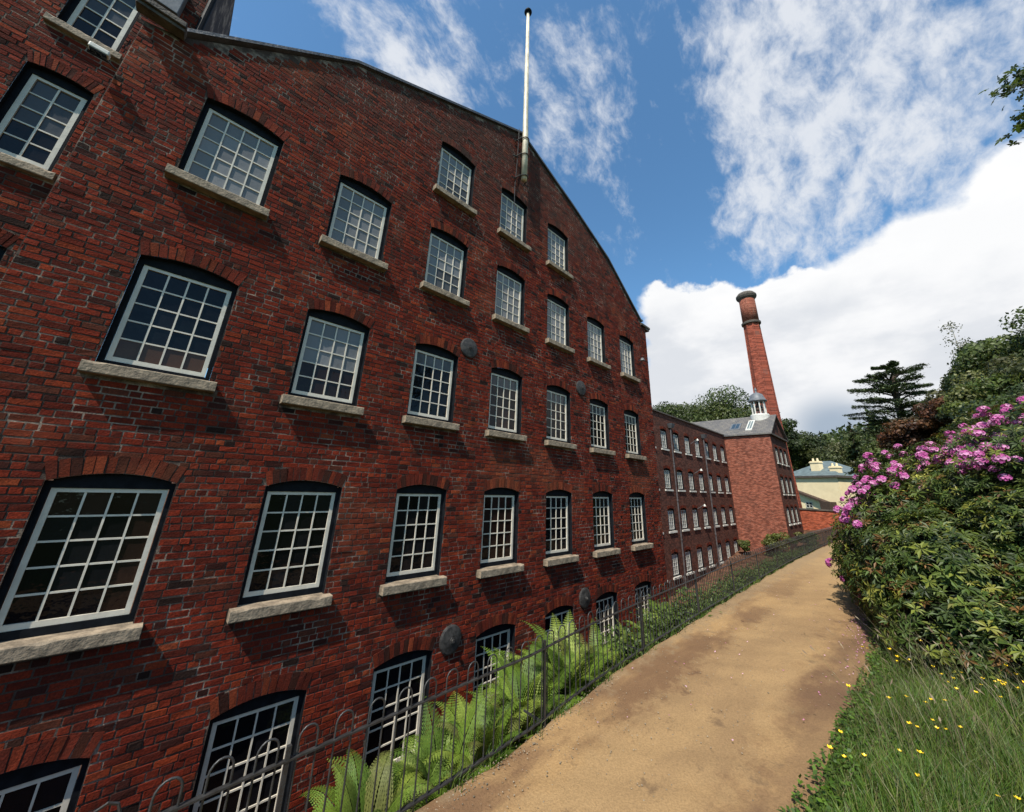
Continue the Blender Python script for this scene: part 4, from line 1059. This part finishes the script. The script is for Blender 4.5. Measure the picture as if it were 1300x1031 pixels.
# fallen petals along the edge of the path
n = 420; X = rng.normal(10.6, 1.6, n); Y = np.array([pr_y(x) for x in X])+.05+np.abs(rng.normal(0, .16, n)); k = n//5
X[:k] = rng.uniform(4, 16, k); Y[:k] = rng.uniform(1.2, 3.2, k)
dd = unit(rng.normal(size=(n, 3))*.3+np.array([0, 0, 1])); V, Fq = leaf_quads(np.stack([X, Y, np.full(n, .04)], 1), unit(np.cross(dd, rand_dirs(n))), dd, rng.uniform(.015, .035, n), .018)
tag(np_mesh('fallen_petals', V, Fq, M['petal'], None, tints(n, [(.62, .22, .42), (.75, .45, .6), (.5, .2, .3)], .2)), kind='stuff', label='fallen pink petals strewn along the path under the bush')

# ------------------------------------------------------------------ verge grass
def blades(n, X, Y, Hh, cols, wd, lean=(.35, -.10)):
    Z = np.array([gz(a, b) for a, b in zip(X, Y)])-.01
    B0 = np.stack([X, Y, Z], 1); a = rng.uniform(0, 2*math.pi, n); side = np.stack([np.cos(a), np.sin(a), np.zeros(n)], 1)
    ln = rng.normal(size=(n, 2))*.35+np.array(lean); Lh = Hh[:, None]
    mid = B0+np.concatenate([ln*.35*Lh, Lh*.6], 1); tip = B0+np.concatenate([ln*1.1*Lh, Lh], 1)
    w_ = wd[:, None]
    q1 = np.stack([B0-side*w_*.5, B0+side*w_*.5, mid+side*w_*.42, mid-side*w_*.42], 1)
    q2 = np.stack([mid-side*w_*.42, mid+side*w_*.42, tip+side*w_*.06, tip-side*w_*.06], 1)
    V = np.stack([q1, q2], 1).reshape(-1, 3); t = tints(n, cols, .3)
    return V, np.arange(len(V)).reshape(-1, 4), np.repeat(t, 2, 0)
GC = [(.070, .140, .014), (.100, .175, .020), (.050, .100, .012), (.14, .19, .03), (.17, .16, .06)]
n = 62000; X = 2.6+10.5*rng.random(n)**.85; pe = np.array([pr_y(x) for x in X])
Y = pe+.02-np.abs(rng.random(n)**1.25)*(1.2+(X-2)*.42)
kp = np.ones(n, bool)
for c_, r_ in BL: kp &= ((X-c_[0])/(r_[0]*.93))**2+((Y-c_[1])/(r_[1]*.93))**2 > 1
X, Y, pe = X[kp], Y[kp], pe[kp]; n = len(X)
edge_h = np.clip((pe-Y)/.7, .12, 1); Hh = edge_h*rng.uniform(.12, .32, n)*(1+.3*np.sin(X*3)*np.sin(Y*4))
V1, F1, T1 = blades(n, X, Y, Hh, GC, rng.uniform(.004, .009, n))
n2 = 800; X = rng.uniform(5.5, 12.5, n2); pe = np.array([pr_y(x) for x in X]); Y = pe-.35-rng.random(n2)*(.6+(X-5)*.42)
V2, F2, T2 = blades(n2, X, Y, rng.uniform(.45, .85, n2), [(.20, .17, .09), (.13, .14, .05), (.26, .20, .12)], rng.uniform(.003, .005, n2), (.1, .30))
# small tufts creeping along the foot of the railing
n4 = 2600; X = 1.5+16*rng.random(n4)**1.3; cl = np.sin(X*5.3)+np.sin(X*13.1+1); X = X[cl > .2]; n4 = len(X); Y = np.array([fy(x) for x in X])-np.abs(rng.normal(0, .05, n4))+.04
V4, F4, T4 = blades(n4, X, Y, rng.uniform(.04, .16, n4), GC, rng.uniform(.005, .010, n4)); V4[:, 2] += .03
# seed heads
m = 260; tips = V2.reshape(n2, 2, 4, 3)[:m, 1, 2, :]; dirs = unit(tips-V2.reshape(n2, 2, 4, 3)[:m, 1, 0, :]); dn = rand_dirs(m)
V3, F3 = leaf_quads(tips, dirs, dn, rng.uniform(.05, .10, m), rng.uniform(.010, .018, m)); T3 = tints(m, [(.30, .20, .13), (.36, .27, .18)], .2)
V = np.concatenate([V1, V2, V3, V4]); Fq = np.concatenate([F1, F2+len(V1), F3+len(V1)+len(V2), F4+len(V1)+len(V2)+len(V3)])
tag(np_mesh('verge_grass', V, Fq, M['grass'], None, np.concatenate([T1, T2, T3, T4])), kind='stuff', label='long green meadow grass with seed heads growing on the verge')
# low clover-like ground leaves between the blades
n = 16000; X = 2.6+10.5*rng.random(n); Y = np.array([pr_y(x) for x in X])-rng.random(n)*(1.2+(X-2)*.4); Z = np.array([gz(a, b) for a, b in zip(X, Y)])+.03+rng.random(n)*.06
dd = unit(rng.normal(size=(n, 3))*.4+np.array([0, 0, 1])); V, Fq = leaf_quads(np.stack([X, Y, Z], 1), unit(np.cross(dd, rand_dirs(n))), dd, rng.uniform(.025, .07, n), .032)
tag(np_mesh('ground_cover', V, Fq, M['grass'], None, tints(n, GC[:3], .35)), kind='stuff', label='small low leaves between the grass blades of the verge')
# buttercups
bc = thing('buttercup', 'single yellow buttercup flower standing in the long verge grass', 'flower', (0, 0, 0), 'buttercups in the verge grass')
mb = MB(); mb.tube([(0, 0, 0), (.02, .01, .2), (.05, .02, .36)], .002, 4, cap=False); mb.build('stalk', M['grass'], bc)
mb = MB()
for j in range(5):
    a = 2*math.pi*j/5; c_, s_ = math.cos(a), math.sin(a)
    mb.poly([(.05, .02, .36), (.05+.017*c_-.011*s_, .02+.017*s_+.011*c_, .372), (.05+.026*c_, .02+.026*s_, .38), (.05+.017*c_+.011*s_, .02+.017*s_-.011*c_, .372)])
mb.build('petals', M['yellow'], bc)
k = 0
while k < 120:
    if k < 75: x = random.uniform(7.2, 11.5); y = pr_y(x)-random.uniform(.45, .9+(x-5)*.33)
    else: x = random.uniform(4.6, 9); y = pr_y(x)-random.uniform(.1, 1.5)
    o = bc if k == 0 else copy_tree(bc)
    o.location = (x, y, gz(x, y)); o.rotation_euler = (random.uniform(-.2, .2), random.uniform(-.2, .2), random.uniform(0, 6.28)); s = random.uniform(.55, .9); o.scale = (s, s, s*random.uniform(.8, 1.5)); k += 1

# ------------------------------------------------------------------ ferns and undergrowth behind the railing
def fern_mesh(seed, nf=15, size=1.25):
    r = random.Random(seed); Vs = []; Ts = []; mb = MB()
    for k in range(nf):
        az = 2*math.pi*(k+r.uniform(-.3, .3))/nf; L = size*r.uniform(.75, 1.12); th = r.uniform(.75, 1.38); curl = r.uniform(1.0, 1.9)
        p = np.array([.03*math.cos(az), .03*math.sin(az), 0.]); n = 30; pts = []
        h = np.array([math.cos(az), math.sin(az), 0]); sd = np.array([-math.sin(az), math.cos(az), 0])
        tint0 = np.array(r.choice([(.125, .20, .022), (.175, .25, .030), (.085, .145, .018), (.22, .28, .042), (.15, .16, .04)]))
        for i in range(n+1):
            s = i/n; ang = th-curl*s**1.6; dr = h*math.cos(ang)+np.array([0, 0, math.sin(ang)])
            pts.append((p.copy(), dr)); p = p+dr*L/n
        mb.tube([tuple(q[0]) for q in pts[::5]], [.006, .005, .004, .003, .002, .0015, .001], 4, cap=False)
        for i in range(4, n+1):
            s = i/n; q, dr = pts[i]; upv = np.cross(dr, sd); 
            pl = .30*size/1.25*math.sin(math.pi*min(1, (s*.93+.07))**.62)*(1.02-s*.25)+.01
            for sg in (-1, 1):
                pd = unit(sd*sg*1.0+dr*.42-np.array([0, 0, .18])); m = 7
                for j in range(m):
                    u = (j+.6)/m; c = q+pd*pl*u; ll = pl*.19*(1.12-u)+.005; lw = pl/m*.85
                    tt = np.clip(tint0*r.uniform(.8, 1.25), 0, 1)
                    for s2 in (-1, 1):
                        ld = unit(dr*s2*1.0+pd*.35)
                        Vs.append([c-pd*lw*.5, c+ld*ll-pd*lw*.1, c+ld*ll+pd*lw*.25, c+pd*lw*.5]); Ts.append(tt)
    V = np.array(Vs).reshape(-1, 3)
    return V, np.arange(len(V)).reshape(-1, 4), np.array(Ts), mb
protos = []
for k in range(3):
    V, Fq, T, mb = fern_mesh(100+k, 26+2*k, 1.0)
    f_ = thing('fern', 'bright green fern with arching fronds behind the iron railing', 'fern', (0, 0, 0), 'ferns on the bank behind the railing')
    np_mesh('frond', V, Fq, M['fern'], f_, T); mb.build('stalk', M['grass'], f_); protos.append(f_)
spots = [(2.15, 4.0, 1.), (2.75, 4.35, 1.1), (3.75, 4.4, 1.05), (4.85, 4.35, 1.15), (5.45, 4.15, 1.12), (6.0, 4.45, 1.2), (6.9, 4.7, 1.1), (3.0, 4.9, 1.2), (4.1, 5.0, 1.2), (1.7, 4.7, 1.1), (5.3, 5.0, 1.3), (7.4, 4.2, .8), (8.0, 4.6, .95), (4.75, 4.45, 1.4), (5.75, 4.5, 1.45), (5.2, 4.6, 1.5), (3.1, 4.15, 1.15), (3.6, 4.1, 1.0), (4.3, 4.15, 1.05), (6.5, 4.3, 1.0), (8.8, 4.4, 1.0), (9.7, 4.5, 1.15)]
for k, (x, y, s) in enumerate(spots):
    o = protos[k] if k < 3 else copy_tree(protos[k % 3])
    o.location = (x, y, gz(x, y)-.02); o.rotation_euler = (random.uniform(-.12, .12)-.05, random.uniform(-.12, .12), random.uniform(0, 6.28)); o.scale = (s*.88, s*.80, s*random.uniform(1.3, 1.5))
def weed(seed, n=260, H=.7, R=.42, cols=MG):
    P = np.stack([rng.normal(size=n)*R*.5, rng.normal(size=n)*R*.5, rng.random(n)**.8*H], 1); dd = unit(rng.normal(size=(n, 3))*.5+np.array([0, 0, 1]))
    V, Fq = leaf_quads(P, unit(P*np.array([1, 1, 0])+rng.normal(size=(n, 3))*.3), dd, rng.uniform(.06, .14, n), rng.uniform(.03, .06, n)); return V, Fq, tints(n, cols, .3)
wp = []
for k in range(3):
    V, Fq, T = weed(k, 420, (.65, .85, .55)[k], (.45, .4, .6)[k], [(.085, .13, .022), (.055, .095, .018), (.11, .15, .03)])
    f_ = thing('leafy_plant', 'low leafy green plant on the bank behind the far stretch of railing', 'plant', (0, 0, 0), 'leafy plants on the bank behind the railing')
    np_mesh('leaves', V, Fq, M['leaf'], f_, T); mb = MB()
    for q in range(9):
        a = random.uniform(0, 6.28); r_ = random.uniform(.05, .25); mb.tube([(0, 0, 0), (r_*math.cos(a), r_*math.sin(a), .45)], .006, 4, cap=False)
    mb.build('stem', M['grass'], f_); wp.append(f_)
k = 0
for x in np.concatenate([np.arange(7.0, 14, .55), np.arange(14, 27, .8)]):
    for rep in range(2):
        x_ = x+random.uniform(-.25, .25); y_ = fy(x_)+.42+rep*.7+random.uniform(-.02, .25); s = random.uniform(.65, 1.05)*(1 if x_ < 16 else .85)
        o = wp[k] if k < 3 else copy_tree(wp[k % 3]); o.location = (x_, y_, gz(x_, y_)-.03); o.rotation_euler = (0, 0, random.uniform(0, 6.28)); o.scale = (s*1.2, s*1.2, s); k += 1
for (x, y, top, R_, lb_) in ((42.6, 8.9, -.2, 1.3, 'green shrub against the foot of the projecting brick block near its corner'), (42.2, 11.6, -1.5, .7, 'smaller shrub against the foot of the projecting brick block beside the wing'), (45.5, 7.3, -.5, 1.0, 'shrub under the lowest windows of the pedimented front')):
    z0 = gz(x, y)-.2; broad_tree('shrub', lb_, x, y, max(.9, top-z0), R_, YG, 3500, .14, crown=.9, clumps=16, cat='shrub')

# ------------------------------------------------------------------ overhanging oak branch, top right
t = thing('oak_tree', 'oak whose leafy branch tips reach into the top right of the picture', 'tree', (9.5, -9.5, gz(9.5, -9.5)))
mb = MB(); z0 = gz(9.5, -9.5); mb.tube([(9.5, -9.5, z0-.2), (9.4, -9.3, 3.8), (9.3, -8.8, 6.5), (9.6, -8.8, 9.5)], [.36, .3, .22, .06], 10)
twigs = [((9.3, -8.9, 6.3), (9.0, -5.4, 8.3), (8.62, -2.66, 9.0)), ((9.3, -8.9, 6.0), (8.9, -5.2, 7.4), (8.66, -2.64, 8.25)), ((9.3, -8.9, 5.8), (8.9, -5.0, 7.0), (8.62, -2.74, 7.55)), ((9.4, -8.8, 7.5), (9.6, -6.0, 9.6), (9.6, -4.2, 10.6)), ((9.3, -8.9, 6.5), (7.6, -7.5, 8.2), (6.4, -6.6, 8.8)), ((9.5, -8.9, 7), (11.5, -8.5, 9), (12.6, -8.2, 9.6))]
P = []
for a, b, c_ in twigs:
    mb.tube([a, b, c_], [.09, .04, .008], 5, cap=False); a, b, c_ = map(np.array, (a, b, c_))
    for s in np.linspace(.25, 1, 15):
        q = (1-s)**2*a+2*s*(1-s)*b+s*s*c_; m = int(34 if s < .8 else 85); P.append(q+rng.normal(size=(m, 3))*np.array([.20, .20, .15])*(1.9-1.15*s))
mb.build('trunk', M['bark'], t); P = np.concatenate(P); m = len(P); dd = unit(rand_dirs(m)*.7+np.array([0, 0, .6])); A = unit(np.cross(dd, rand_dirs(m))); S = np.cross(dd, A)
Vs = []; Ts = []; base = tints(m, [(.060, .095, .018), (.045, .07, .015), (.09, .12, .025)], .25)
for (ang, l, wd) in ((0, .11, .05), (.9, .07, .035), (-.9, .07, .035), (1.9, .045, .03), (-1.9, .045, .03)):
    d_ = A*math.cos(ang)+S*math.sin(ang); V, Fq = leaf_quads(P+d_*l*.5, d_, dd, np.full(m, l), np.full(m, wd)); Vs.append(V); Ts.append(base)
V = np.concatenate(Vs); np_mesh('foliage', V, np.arange(len(V)).reshape(-1, 4), M['leaf'], t, np.concatenate(Ts))
